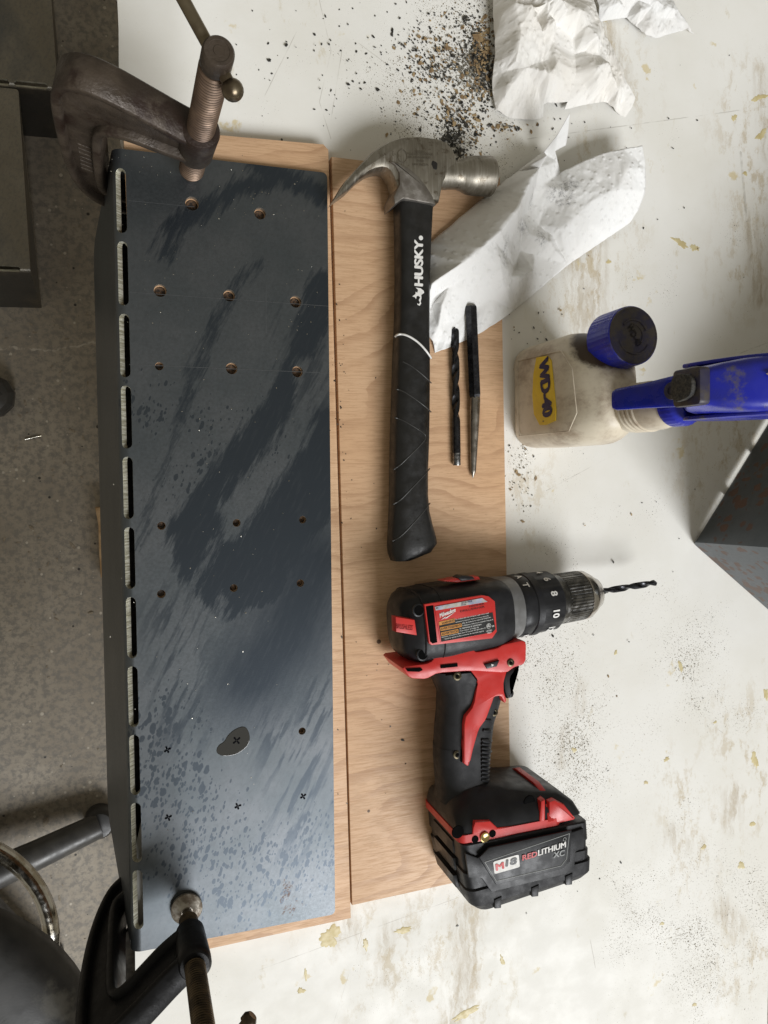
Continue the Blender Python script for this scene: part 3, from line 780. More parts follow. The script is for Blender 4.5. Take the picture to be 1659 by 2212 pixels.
# ------------------------------------------------------------------ claw hammer
def drop_flat(c, rx, ry, rot, n=18):
    R = []
    for k, h in ((1.0, .00002), (.9, .00012), (.05, .00012)):
        R.append([Vector((c.x + rx * k * (1 + .12 * math.sin(3 * a + 1) + .1 * math.sin(5 * a)) * math.cos(a) * math.cos(rot) - ry * k * math.sin(a) * math.sin(rot), c.y + rx * k * math.cos(a) * math.sin(rot) + ry * k * (1 + .1 * math.sin(4 * a)) * math.sin(a) * math.cos(rot), c.z + h)) for a in [2 * math.pi * i / n for i in range(n)]])
    return loft(R)
z2 = zoomer(1200, 500, .4822)
zr4 = zoomer(1480, 1250, .4521)
HZ = T + 0.0165
M_HEAD = None
def head_mat():
    nt = NT('ground_hammer_steel'); v = nt.obj()
    br_ = nt.noise(nt.mapping(v, scale=(900, 40, 200)), 1.0, 3, 0.6)
    col = nt.mix(nt.ramp(nt.noise(v, 45, 5), 0.35, 0.65), (0.31, 0.285, 0.24), (0.22, 0.20, 0.165))
    col = nt.mix(nt.ramp(br_, 0.45, 0.7, 0, 0.4), col, (0.45, 0.43, 0.38))
    col = nt.mix(nt.ramp(nt.noise(v, 110, 6, 0.72), 0.54, 0.68, 0, .8), col, (0.11, 0.085, 0.055))
    nt.set(color=col, metal=0.9, rough=nt.ramp(br_, 0.3, 0.7, 0.36, 0.5)); nt.bump(br_, 0.15, 0.0004); return nt.m
M_HEAD = head_mat()
M_SOCKET = simple('grey_cast_socket', (0.30, 0.28, 0.255), (0.22, 0.20, 0.18), 0.42, 0.85, scale=120, bump=0.2, bscale=900)
M_GRIP = simple('black_rubber', (0.007, 0.007, 0.007), (0.012, 0.0115, 0.011), 0.42, 0.0, scale=70, bump=0.15, bscale=500, rvar=0.12, dirt=(0.05, 0.048, 0.042), dirt_lo=0.70, dirt_scale=120)
M_WHITE = simple('white_print', (0.80, 0.79, 0.77), (0.70, 0.69, 0.66), 0.5, scale=300)
ham0 = z2(900, 700, T)
t = thing('claw_hammer', 'claw hammer with steel head and black rubber grip lying on the plywood', 'hammer', (ham0.x, ham0.y, T))
claw = [(207, 637), (300, 480), (400, 370), (520, 243), (590, 195), (650, 160), (710, 136), (780, 118), (900, 113), (1040, 130), (1120, 160), (1160, 205), (1195, 262), (1200, 330), (1150, 420), (1105, 470), (1088, 520), (1078, 580), (1064, 640), (900, 632), (740, 632), (722, 560), (705, 490), (690, 448), (665, 405), (635, 380), (600, 373), (550, 382), (500, 402), (420, 460), (330, 550)]
hp = [z2(x, y, HZ)[:2] for x, y in claw]
# claw + cheek: thickness grows from the thin tip to the cheek
def head_thick(x, y):
    d = (Vector((x, y)) - Vector(hp[0])).length
    return 0.0085 + min(1, d / .05) * .0035
poly = [tuple(p) for p in hp]
if area2(poly) < 0: poly = poly[::-1]
rows = []
for ins, k in ((.0045, -1.0), (.0012, -.86), (0.0, -.6), (0.0, .6), (.0012, .86), (.0045, 1.0)):
    tip_k = [min(1.0, max(.05, (Vector(p) - Vector(hp[0])).length / .045)) for p in poly]
    q0 = inset(poly, ins) if ins else poly
    q = [(p[0] + (a[0] - p[0]) * k_, p[1] + (a[1] - p[1]) * k_) for p, a, k_ in zip(poly, q0, tip_k)]
    rows.append([Vector((a, b, HZ + k * head_thick(a, b))) for a, b in q])
head = build('head', loft(rows), M_HEAD, root=t, smooth=38)
fa, fb = z2(1120, 390, HZ), z2(1525, 405, HZ); fa.z = fb.z = HZ; ax = (fb - fa).normalized(); Lh = (fb - fa).length
build('poll', lathe([(-.008, .0118), (.002, .0118), (.008, .0112), (.0135, .0113), (.0175, .0125), (.0225, .0148), (.027, .0156), (Lh - .004, .0162), (Lh - .0012, .0158), (Lh, .0142)], fa, ax, 40), M_HEAD, root=t, parent=head, smooth=40)
sock = [(685, 283), (760, 300), (850, 345), (930, 415), (990, 490), (1040, 570), (1066, 640), (1000, 628), (800, 592), (728, 640), (722, 570), (770, 470), (765, 380), (735, 320)]
sp = [tuple(z2(x, y, HZ + .012)[:2]) for x, y in sock]
build('socket', prism(sp, HZ - .0135, HZ + .0140, .0016), M_SOCKET, root=t, parent=head, smooth=40)
build('paint_blot', drop_flat(z2(1060, 312, HZ + .0121), .0024, .0036, .25), simple('nail_slot_black', (0.01, 0.009, 0.008)), root=t, parent=head)
M_STAMP = simple('laser_stamp', (0.09, 0.075, 0.05), None, 0.6)
for body, x0, x1, y, h in (('WARNING', 895, 985, 205, 18), ('WEAR SAFETY GOGGLES', 830, 1050, 225, 19), ('USER AND BYSTANDER', 835, 1030, 252, 18), ('TAIWAN', 915, 975, 280, 16), ('1000 306 374', 880, 1010, 312, 18)):
    a, b, c = z2(x0, y, HZ + .0122), z2(x1, y + 6, HZ + .0122), z2(x0, y - h, HZ + .0122)
    build('stamped_lettering', fit_text(body, (b - a).length, (c - a).length, plane_map(a, b - a, c - a), .01), M_STAMP, root=t, parent=head)
e0 = z2(795, 235, HZ + .0122)
build('stamped_emblem', ringprism([(e0.x + .0042 * math.cos(i * .2618), e0.y + .0055 * math.sin(i * .2618)) for i in range(24)], .0006, e0.z, e0.z + .0002), M_STAMP, root=t, parent=head)

# handle: lofted sections (left edge, right edge) of the upper face
zt = T + .027
SEC = [(z2, 800, 1062, 600), (z2, 803, 1057, 660), (z2, 808, 1045, 900), (z2, 812, 1034, 1200), (z2, 808, 1030, 1500), (z2, 800, 1030, 1700),
       (zr4, 225, 484, 300), (zr4, 215, 486, 560), (zr4, 205, 487, 800), (zr4, 196, 483, 1050), (zr4, 192, 474, 1300), (zr4, 190, 472, 1550), (zr4, 184, 486, 1700), (zr4, 178, 515, 1820), (zr4, 172, 547, 1930), (zr4, 168, 553, 1985), (zr4, 176, 500, 2060), (zr4, 200, 330, 2125)]
HS = []
for i, (f, a, b, y) in enumerate(SEC):
    pa, pb = f(a, y, zt), f(b, y, zt)
    grip = min(1, max(0, (i - 5) / 3)); hh = .0125 + .0022 * grip
    if i >= len(SEC) - 2: hh *= (.93, .72)[i - len(SEC) + 2]
    HS.append((pa.x - .0022, pb.x + .0012, (pa.y + pb.y) / 2, hh, 3.6 - 1.1 * grip))
rings = []
for xl, xr, y, hh, e in HS:
    rings.append([Vector((a, y, b)) for a, b in superring((xl + xr) / 2, T + .0152, (xr - xl) / 2, hh, e, 36)])
handle = build('handle', loft(rings), M_GRIP, root=t, smooth=50)
def handle_top(x, y):
    for (s0, s1) in zip(HS[:-1], HS[1:]):
        if s1[2] <= y <= s0[2]:
            k = (s0[2] - y) / max(1e-6, s0[2] - s1[2]); xl, xr, _, hh, e = [a * (1 - k) + b * k for a, b in zip(s0, s1)]
            u = max(-.999, min(.999, (x - (xl + xr) / 2) / ((xr - xl) / 2)))
            return T + .0152 + hh * (1 - abs(u) ** e) ** (1 / e)
    return zt
def on_handle(f, pts, lift=.0002, n=8):
    out = []
    pts = chaikin([(float(x), float(y)) for x, y in pts], 2, False)
    for (x, y) in pts:
        z = zt
        for _ in range(4):
            p = f(x, y, z); z = handle_top(p.x, p.y)
        p = f(x, y, z); out.append(Vector((p.x, p.y, z + lift)))
    return out
build('white_ring', tube(on_handle(z2, [(738, 1715), (752, 1695), (800, 1690), (860, 1712), (930, 1760), (990, 1825), (1033, 1890)], .0), .0009, 8), M_WHITE, root=t, parent=handle, smooth=60)
M_RIDGE = simple('worn_rubber_ridge', (0.035, 0.034, 0.033), None, 0.4)
for pts in ([(235, 385), (300, 415), (400, 490), (482, 570)], [(170, 622), (230, 635), (330, 700), (430, 775), (482, 825)],
            [(165, 872), (230, 890), (330, 950), (425, 1010), (437, 1050), (400, 1100), (300, 1200), (220, 1280), (155, 1325)],
            [(470, 1315), (400, 1400), (300, 1500), (220, 1590), (150, 1628)], [(472, 1615), (420, 1690), (320, 1800), (220, 1910), (145, 1948)]):
    build('grip_ridge', tube(on_handle(zr4, pts, -.0001), .00055, 6), M_RIDGE, root=t, parent=handle, smooth=60)
a, b, c = z2(966, 1304, zt + .0006), z2(966, 925, zt + .0006), z2(893, 1304, zt + .0006)
build('lettering', fit_text('HUSKY', (b - a).length, (c - a).length, plane_map(a, b - a, c - a), .035, 0, .0003, .98), M_WHITE, root=t, parent=handle)
dc = z2(948, 905, zt + .0009)
build('print_dot', lathe([(0, .0019), (.0002, .0017)], dc, (0, 0, 1), 16), M_WHITE, root=t, parent=handle)
dog = [(878, 1383), (903, 1365), (905, 1345), (918, 1355), (925, 1330), (905, 1312), (945, 1318), (970, 1338), (974, 1355), (950, 1372), (952, 1400), (945, 1425), (950, 1440), (938, 1460), (920, 1452), (918, 1440), (932, 1448), (940, 1432), (930, 1415), (942, 1390), (925, 1378), (912, 1385), (908, 1405), (898, 1390)]
build('emblem', prism([tuple(z2(x, y, zt + .0006)[:2]) for x, y in dog], zt + .0004, zt + .0009), M_WHITE, root=t, parent=handle)

# ------------------------------------------------------------------ loose twist drill and centre punch
M_BLACKOX = simple('black_oxide', (0.045, 0.046, 0.05), (0.025, 0.025, 0.028), 0.3, 0.8, scale=200)
M_SHANK = simple('bright_shank', (0.35, 0.35, 0.35), (0.08, 0.08, 0.08), 0.3, 0.9, scale=260)
def twist_drill(a, b, r, flute_frac, turns, n=28, m=90):
    a, b = Vector(a), Vector(b); u, w, ax = frame_from(b - a); L = (b - a).length; R = []
    for i in range(m + 1):
        h = i / m; fl = 1 if h < flute_frac else max(0, 1 - (h - flute_frac) / .05)
        tipk = min(1, h * L / (r * .8)) ; ring = []
        for j in range(n):
            t0 = 2 * math.pi * j / n; c = abs(math.cos(t0))
            k = 1 - fl * .55 * max(0, (c - .62) / .38) ** .6 if c > .62 else 1
            th = t0 + 2 * math.pi * turns * min(h, flute_frac + .05)
            ring.append(a + ax * (h * L) + (u * math.cos(th) + w * math.sin(th)) * r * k * (0.15 + .85 * tipk))
        R.append(ring)
    return loft(R)
rb_ = .0036
A, B = zr4(687, 78, T + rb_ + .001), zr4(703, 1288, T + rb_); A.z = T + rb_ + .0012; B.z = T + rb_ + .0002
t = thing('drill_bit', 'loose black twist drill bit lying beside the hammer handle', 'drill bit', (B.x, B.y, T))
build('flutes', twist_drill(A, B + (A - B) * .09, rb_, .70, 2.1), M_BLACKOX, root=t, smooth=40)
build('shank', lathe([(0, rb_ * .9), (.0006, rb_ * .99)] + [(h, rb_ * (.99 if k % 2 else .95)) for k, h in enumerate((.004, .0045, .006, .0065, .008, .0085))] + [((A - B).length * .0905, rb_ * .99)], B, A - B, 24), M_SHANK, root=t, smooth=40)

pz = T + .0049
A, Bm, C = zr4(840, -105, pz), zr4(862, 700, pz), zr4(853, 1400, pz)
A = z2(1360, 1460, pz + .004); A.z = pz + .0035; Bm.z = pz + .0005; C.z = T + .0028
t = thing('center_punch', 'black hexagonal centre punch with ground tapered point, right of the loose drill bit', 'punch', (C.x, C.y, T))
u, w, ax = frame_from(Bm - A); L1 = (Bm - A).length
hexr = .0054
def hexring(h, r):
    return [A + ax * h + (u * math.cos(rad(60 * j + 14)) + w * math.sin(rad(60 * j + 14))) * r for j in range(6)]
build('body', loft([hexring(0, hexr * .86), hexring(.0012, hexr), hexring(L1 - .003, hexr), hexring(L1, hexr * .86)]), M_BLACKOX, root=t)
M_TAPER = simple('ground_taper', (0.30, 0.275, 0.24), (0.20, 0.18, 0.155), 0.36, 0.9, scale=150)
Lc = (C - Bm).length
build('taper', lathe([(-.001, .0043), (.002, .0046), (Lc * .3, .0043), (Lc * .9, .0027), (Lc * .92, .0025), (Lc * .985, .0007), (Lc, .0002)], Bm, C - Bm, 28), M_TAPER, root=t, smooth=40)

# ------------------------------------------------------------------ cordless drill, lying on its side
z5 = zoomer(1450, 2150, .7535); z6 = zoomer(1550, 2900, .5425); z7 = zoomer(1850, 3000, .30139); z8 = zoomer(1700, 2350, .27125)
M_DBLACK = simple('black_tool_plastic', (0.012, 0.0125, 0.0145), (0.019, 0.0195, 0.022), 0.42, 0.0, scale=60, spec=0.3, bump=0.12, bscale=1500, dirt=(0.075, 0.068, 0.055), dirt_lo=0.66, dirt_scale=70)
M_DRUB = simple('rubber_overmould', (0.014, 0.0145, 0.0165), (0.021, 0.0215, 0.024), 0.55, 0.0, scale=80, spec=0.3, bump=0.25, bscale=1800, dirt=(0.08, 0.072, 0.06), dirt_lo=0.67, dirt_scale=90)
M_RED = simple('red_tool_plastic', (0.60, 0.035, 0.030), (0.52, 0.028, 0.025), 0.36, 0.0, scale=40, bump=0.05, bscale=1500, dirt=(0.16, 0.035, 0.025), dirt_lo=0.68, dirt_scale=60)
M_GEAR = simple('grey_gear_case', (0.21, 0.21, 0.212), (0.16, 0.16, 0.158), 0.42, 0.3, scale=70, dirt=(0.16, 0.14, 0.10), dirt_lo=0.62)
M_CHROME = simple('chuck_steel', (0.66, 0.63, 0.59), (0.48, 0.45, 0.41), 0.18, 1.0, scale=60)
M_KNURL = simple('dark_chuck_knurl', (0.075, 0.075, 0.075), (0.22, 0.215, 0.205), 0.26, 0.95, scale=90)
M_HOLESHADE = simple('hole_shade_black', (0.003, 0.003, 0.003), None, 0.9, spec=0.05)  # flat black painted in for the shade inside holes, vents and seams
M_BRASS = simple('brass_insert', (0.55, 0.42, 0.18), (0.4, 0.3, 0.13), 0.3, 0.9)
M_SCREWD = simple('dark_torx_screw', (0.10, 0.085, 0.05), (0.05, 0.04, 0.025), 0.4, 0.8, scale=300)
M_GREYP = simple('grey_print', (0.26, 0.27, 0.265), None, 0.5)
M_ORANGE = simple('orange_print', (0.55, 0.24, 0.05), None, 0.4)
M_FOIL = simple('bluish_foil', (0.42, 0.46, 0.62), (0.55, 0.52, 0.45), 0.3, 0.5, scale=120)
M_BLKP = simple('black_print', (0.010, 0.010, 0.010), None, 0.35)

A0 = Vector((0.196, -0.127, 0.050)); A1 = Vector((0.474, -0.1140, 0.027))
AX = (A1 - A0).normalized()
AW = Vector((0, 0, 1)); AW = (AW - AX * AW.dot(AX)).normalized(); AU = AW.cross(AX)      # AU: towards the top of the tool
t = thing('cordless_drill', 'red and black cordless hammer drill lying on its side on the plywood', 'drill', (0.275, -0.22, T))
def AM(h, u, w): return A0 + AX * h + AU * u + AW * w
def axis_loft(secs, n=40):
    R = []
    for h, cu, hu, hw, e in secs:
        R.append([AM(h, a, b) for a, b in superring(cu, 0, hu, hw, e, n)])
    return loft(R)
body = build('motor_housing', axis_loft([(.0055, -.001, .018, .014, 3.0), (.007, -.001, .022, .019, 3.0), (.0125, -.001, .0268, .0262, 3.2), (.019, -.001, .0292, .0295, 3.4), (.040, -.001, .0300, .0312, 3.6), (.089, -.001, .0300, .0315, 3.6), (.098, -.001, .0285, .0300, 3.2), (.1015, -.001, .0272, .0288, 3.0)]), M_DBLACK, root=t, smooth=35)
# ribs and grooves round the rear cap
for h in (.018, .034):
    build('cap_groove', axis_loft([(h, -.001, .0293 if h > .02 else .0286, .0306 if h > .02 else .0290, 3.5), (h + .0008, -.001, .0303 if h > .02 else .0296, .0314 if h > .02 else .0300, 3.5), (h + .0016, -.001, .0296, .0308 if h > .02 else .0294, 3.5)]), M_DRUB, root=t, parent=body, smooth=40)
def top_map(f, z):            # picture -> (h, u) on the tool, at height z
    def g(x, y):
        p = f(x, y, z) - A0; return (p.dot(AX), p.dot(AU))
    return g
def housing_panel(name, f, pts, z, w0, w1, mat, bev=.0006, parent=None, it=0):
    g = top_map(f, z); poly = [g(x, y) for x, y in pts]
    if it: poly = chaikin(poly, it, True, .15)
    return build(name, prism(poly, w0, w1, bev, 0, fmap=AM), mat, root=t, parent=parent or body, smooth=40)
ZL = .0815
housing_panel('red_label_frame', z5, [(296, 306), (615, 262), (650, 268), (684, 295), (694, 455), (668, 490), (336, 520), (322, 510)], ZL, .0300, .0322, M_RED)
housing_panel('vent', z5, [(303, 316), (345, 310), (366, 505), (340, 512), (326, 500)], ZL, .0318, .0324, M_HOLESHADE, .0002)
lab = housing_panel('label_plate', z5, [(350, 318), (615, 275), (652, 297), (668, 365), (684, 440), (668, 458), (382, 506)], ZL, .0320, .0327, M_RED, .0002)
housing_panel('warning_panel', z5, [(372, 402), (668, 352), (684, 440), (668, 457), (386, 502)], ZL, .0326, .0329, M_BLKP, 0, parent=lab)
housing_panel('serial_strip', z5, [(350, 319), (610, 276), (640, 296), (356, 338)], ZL, .0326, .0329, M_FOIL, 0, parent=lab)
WT = .0331
def lab_text(body_, x0, y0, x1, y1, h, mat, off=.008, shear=0, name='lettering', f=z8):
    g = top_map(f, ZL); a, b, c = g(x0, y0), g(x1, y1), g(x0, y0 - h)
    a, b, c = Vector((*a, 0)), Vector((*b, 0)), Vector((*c, 0)); m = plane_map(a, b - a, c - a)
    def fm(p, q, r):
        v = m(p, q, 0); return AM(v.x, v.y, WT + r - .00012)
    build(name, fit_text(body_, (b - a).length, (c - a).length, fm, off, shear), mat, root=t, parent=lab)
lab_text('Milwaukee', 128, 308, 372, 218, 62, M_WHITE, .02, .25)
g = top_map(z8, ZL)
bolt = [g(x, y) for x, y in ((140, 338), (215, 290), (205, 312), (365, 222), (225, 318), (205, 318), (225, 300))]
build('emblem', prism(bolt, .0328, .0331, fmap=AM), M_WHITE, root=t, parent=lab)
for i, (s, x0, y0, x1, y1) in enumerate((('WARNING', 118, 420, 355, 372), ('AVERTISSEMENT', 138, 500, 460, 445), ('ADVERTENCIA', 150, 575, 412, 527))):
    pl = [g(*q) for q in ((x0, y0), (x1, y1), (x1 - 6, y1 - 52), (x0 - 6, y0 - 52))]
    build('warning_box', prism(pl, .0328, .0330, fmap=AM), M_ORANGE, root=t, parent=lab)
    lab_text(s, x0 + (40 if i == 0 else 6), y0 - 12, x1 - 8, y1 - 10, 32, M_BLKP, .012)
for s, x0, y0, x1, y1 in (('To reduce the risk of injury, user must read', 360, 352, 870, 262), ("operator's manual. Hold or brace securely.", 365, 388, 875, 298), ('Afin de reduire le risque de blessures,', 465, 408, 905, 322), ("l'utilisateur doit lire le manual. Etayez-la", 470, 442, 940, 356),
                         ('ou maintenez-la solidement.', 425, 482, 765, 420), ('Para reducir el riesgo de', 430, 520, 720, 466), ('lesiones, el usuario debe leer el manual del operador.', 155, 605, 800, 482), ('Sujete y apoye la herramienta de manera segura.', 200, 630, 800, 520)):
    lab_text(s, x0, y0, x1, y1, 24, M_WHITE, 0)
lab_text('UL', 848, 458, 895, 448, 44, M_WHITE, .02); lab_text('LISTED', 832, 525, 918, 510, 22, M_WHITE, .005); lab_text('9B31', 850, 552, 912, 541, 20, M_WHITE, .005); lab_text('c', 806, 475, 822, 472, 18, M_WHITE, .01); lab_text('us', 922, 452, 955, 447, 22, M_WHITE, .01)
u0 = g(871, 437)
build('listing_ring', ringprism([(u0[0] + .0021 * math.cos(i * .2618), u0[1] + .0021 * math.sin(i * .2618)) for i in range(24)], .0003, .0328, .0332, AM), M_WHITE, root=t, parent=lab)
lab_text('CAT. NO. 2702-20', 455, 110, 615, 82, 22, M_BLKP, .01); lab_text('18 V DC', 458, 135, 530, 124, 16, M_BLKP, .01); lab_text('HAMMER', 580, 165, 808, 125, 26, M_BLKP, 0); lab_text('DRILL/DRIVER', 440, 235, 812, 170, 28, M_BLKP, 0)
lab_text('SER.', 70, 178, 108, 170, 18, M_BLKP, .01)
# bosses with black discs painting the shade of deep screw holes
for x, y in ((262, 336), (294, 572)):
    p = top_map(z5, .078)(x, y)
    build('screw_hole', lathe([(0, .0052), (.0012, .0052), (.0016, .0046)], AM(p[0], p[1], .0285 if y < 400 else .0250), AW, 20), M_DBLACK, root=t, parent=body, smooth=40)
    build('screw_hole', lathe([(0, .0040), (.0004, .0040)], AM(p[0], p[1], .0300 if y < 400 else .0265), AW, 20), M_HOLESHADE, root=t, parent=body)
# red rear badge
bd_ = housing_panel('rear_badge', z5, [(135, 366), (240, 384), (252, 466), (138, 446)], .078, .0225, .0304, M_RED, .001)
g5 = top_map(z5, .0805)
a, b, c = Vector((*g5(142, 430), 0)), Vector((*g5(232, 441), 0)), Vector((*g5(144, 404), 0)); mm_ = plane_map(a, b - a, c - a)
M_REDDK = simple('red_relief', (0.42, 0.02, 0.018), None, 0.4)
build('raised_lettering', fit_text('BRUSHLESS', (b - a).length, (c - a).length, lambda p, q, r: (lambda v: AM(v.x, v.y, .0306))(mm_(p, q, 0)), .01), M_REDDK, root=t, parent=bd_)
# top slide switch and red stripe along the spine
housing_panel('spine_stripe', z5, [(395, 186), (470, 172), (600, 164), (610, 182), (480, 196)], .066, .006, .016, M_RED, .001)
housing_panel('gear_switch', z5, [(478, 170), (500, 157), (560, 162), (575, 178), (500, 186)], .066, .008, .018, M_DBLACK, .0012)

# gear case, clutch and chuck
gear = build('gear_case', axis_loft([(.092, 0, .0268, .0290, 3.2), (.098, 0, .0272, .0288, 3.0), (.108, 0, .0268, .0276, 2.6), (.114, 0, .0264, .0268, 2.2)]), M_GEAR, root=t, smooth=40)
g = top_map(z8, .073)
for pts in ([(1110, 165), (1140, 152), (1180, 155), (1210, 190), (1205, 215), (1165, 190), (1115, 192)], [(1160, 190), (1188, 195), (1192, 338), (1168, 340)]):
    build('hammer_symbol', prism([g(x, y) for x, y in pts], .0262, .0283, fmap=AM), M_BLKP, root=t, parent=gear)
flange = build('gear_foot', prism([g(x, y) for x, y in ((930, 700), (1040, 570), (1230, 540), (1225, 600), (1060, 600), (1045, 690))], .006, .0225, .001, fmap=AM), M_GEAR, root=t, parent=gear, smooth=40)
col1 = build('mode_ring', lathe([(.1135, .0262), (.115, .0272), (.125, .0276), (.1265, .0268)], A0, AX, 48, rmod=lambda a, h: 1 - .02 * (1 if math.cos(a * 8) > .2 else 0)), M_DBLACK, root=t, smooth=35)
col2 = build('torque_collar', lathe([(.1265, .0262), (.1275, .0272), (.133, .0276), (.1335, .0268), (.154, .0262), (.1558, .0250), (.1562, .020)], A0, AX, 96, rmod=lambda a, h: 1 - .022 * (1 if (.133 < h < .1545 and math.cos(a * 12 + .4) > .35) else 0)), M_DBLACK, root=t, smooth=35)
def wrap_text(body_, ang, h0, r, size, mat, name='number', parent=None):
    V, F = text_mesh(body_, size, .03); x0, x1 = min(v.x for v in V), max(v.x for v in V)
    y1 = max(v.y for v in V); W = []
    for v in V:
        s = (v.x - (x0 + x1) / 2) / r; a = rad(ang) - s        # runs round the collar, letter tops to the nose
        W.append(A0 + AX * (h0 + v.y - y1 / 2) + (AU * math.sin(a) + AW * math.cos(a)) * r)
    build(name, (W, F), mat, root=t, parent=parent)
for s, a in (('4', 82), ('6', 55), ('8', 24), ('10', -14), ('12', -52)):
    wrap_text(s, a, .1445, .0271, .0088, M_WHITE, parent=col2)
wrap_text('T', 48, .1205, .0279, .008, M_WHITE, 'mode_symbol', col1); wrap_text('A', 72, .1205, .0279, .008, M_WHITE, 'mode_symbol', col1); wrap_text('8', -58, .1205, .0279, .007, M_WHITE, 'mode_symbol', col1)
chuck = build('chuck', lathe([(.155, .0212), (.1565, .0222), (.159, .0222)] + [(.159 + i * .0009, .0221) for i in range(1, 6)] + [(.1645, .0218), (.165, .0224), (.187, .0222), (.1876, .0216)], A0, AX, 192, rmod=lambda a, h: 1 - (.028 if (.1648 < h < .1872) and math.cos(a * 48) > 0 else 0)), M_KNURL, root=t, smooth=25)
build('chuck_nose', lathe([(.1872, .0205), (.188, .0221), (.1925, .0218), (.1975, .0190), (.2035, .0150), (.2055, .0140), (.2062, .0125), (.2055, .0045)], A0, AX, 64), M_CHROME, root=t, parent=chuck, smooth=40)
build('drill_bit', twist_drill(A0 + AX * .2785, A0 + AX * .200, .0031, .80, 1.6), M_BLACKOX, root=t, parent=chuck, smooth=40)

# red shell between the motor and the handle
def shell(name, f, pts, z, z0, z1, mat, bev=.002, it=1, parent=None, k=.15):
    poly = [tuple(f(x, y, z)[:2]) for x, y in pts]
    if it: poly = chaikin(poly, it, True, k)
    return build(name, prism(poly, z0, z1, bev), mat, root=t, parent=parent, smooth=40)
ZR = .070
ZC = .047
RED1 = [(168, 628), (300, 612), (330, 598), (352, 556), (545, 536), (560, 552), (668, 532), (700, 512), (800, 490), (822, 502), (820, 595), (806, 618), (760, 632), (718, 662), (704, 712), (708, 760), (722, 800), (718, 834), (690, 782), (655, 788), (640, 830), (612, 905), (575, 955), (545, 1060), (530, 1128), (497, 1128), (500, 900), (548, 835), (572, 702), (530, 650), (360, 662), (300, 694), (215, 690)]
RED_A = [(168, 628), (300, 612), (330, 598), (352, 556), (545, 536), (560, 552), (668, 532), (700, 512), (800, 490), (822, 502), (820, 595), (806, 618), (760, 632), (718, 662), (530, 650), (360, 662), (300, 694), (215, 690)]
RED_B = [(525, 640), (725, 640), (704, 712), (706, 760), (720, 805), (712, 822), (690, 780), (655, 786), (640, 830), (612, 905), (575, 955), (545, 1060), (530, 1128), (497, 1128), (500, 900), (548, 835), (572, 702)]
red = shell('red_shell', z5, RED_A, ZR, ZC - .0250, ZC + .0250, M_RED, .0016, 1)
shell('red_grip_panel', z5, RED_B, ZC + .021, ZC + .008, ZC + .0222, M_RED, .0008, 1, red)
red2 = shell('red_grip_stripe', z6, [(520, -20), (592, -20), (588, 20), (556, 205), (545, 222), (513, 200), (511, 60)], .070, ZC + .012, ZC + .0218, M_RED, .0012, 1, red)
shell('vent_slot', z5, [(378, 622), (466, 613), (467, 630), (379, 639)], ZC + .0255, ZC + .025, ZC + .0258, M_HOLESHADE, .0, 0, red)
shell('direction_switch', z5, [(608, 620), (686, 598), (672, 630), (622, 642)], ZC + .027, ZC + .024, ZC + .0272, M_DBLACK, .0006, 0, red)
shell('switch_arrow', z5, [(642, 616), (656, 620), (644, 630)], ZC + .027, ZC + .027, ZC + .0275, M_WHITE, 0, 0, red)
shell('dark_notch', z5, [(195, 640), (275, 636), (285, 648), (265, 657), (205, 655)], ZC + .0255, ZC + .024, ZC + .0258, M_HOLESHADE, 0, 0, red)
def torx(x, y, f, z, r=.0032, parent=None):
    c = f(x, y, z); s = build('torx_screw', lathe([(-.001, r * 1.2), (.0003, r * 1.2), (.0006, r * .8), (.0002, r * .6)], (c.x, c.y, z), (0, 0, 1), 20), M_SCREWD, root=t, parent=parent, smooth=40)
    build('socket', lathe([(0, r * .5), (.0003, r * .45)], (c.x, c.y, z + .0004), (0, 0, 1), 6), M_HOLESHADE, root=t, parent=s)
torx(745, 610, z5, ZC + .0256, .0026, red)
# trigger
shell('trigger', z5, [(704, 690), (730, 648), (785, 628), (798, 632), (775, 660), (754, 690), (755, 735), (768, 770), (758, 795), (728, 802), (712, 760)], .058, ZC - .0115, ZC + .0115, M_DBLACK, .003, 1)

# handle: loft down the grip, sections across it
HSEC = [(z5, 340, 716, 640, .0225), (z5, 392, 716, 760, .0205), (z5, 388, 690, 860, .0195), (z5, 380, 664, 940, .0192), (z5, 374, 650, 1050, .0192), (z6, 333, 722, 60, .0192), (z6, 334, 712, 160, .0194), (z6, 342, 700, 260, .0198), (z6, 350, 698, 340, .0205), (z6, 352, 712, 400, .0215), (z6, 345, 735, 450, .0225)]
rings = []
for f, a, b, y, hz in HSEC:
    pa, pb = f(a, y, .055), f(b, y, .055)
    rings.append([Vector((p, (pa.y + pb.y) / 2, q)) for p, q in superring((pa.x + pb.x) / 2, ZC - .001, (pb.x - pa.x) / 2, hz, 2.7, 36)])
hnd = build('handle', loft(rings), M_DRUB, root=t, smooth=50)
for i in range(9):
    y = 985 + i * 36 if i < 4 else None
for i in range(11):
    yy = 20 + i * 29
    a, b = z6(632 + i * 0.0, yy, .064), z6(712 - i * 1.2, yy + 4, .058)
    build('grip_rib', tube([Vector((a.x, a.y, .0655)), Vector(((a.x + b.x) / 2, (a.y + b.y) / 2, .0638)), Vector((b.x - .001, b.y, .0570))], [.0010, .0016, .0012], 8), M_DBLACK, root=t, parent=hnd, smooth=60)
for i in range(4):
    yy = 905 + i * 55
    a, b = z5(600 - i * 4, yy, .064), z5(655 - i * 2, yy + 4, .058)
    build('grip_rib', tube([Vector((a.x, a.y, .0655)), Vector(((a.x + b.x) / 2, (a.y + b.y) / 2, .0638)), Vector((b.x - .001, b.y, .0570))], [.0010, .0016, .0012], 8), M_DBLACK, root=t, parent=hnd, smooth=60)
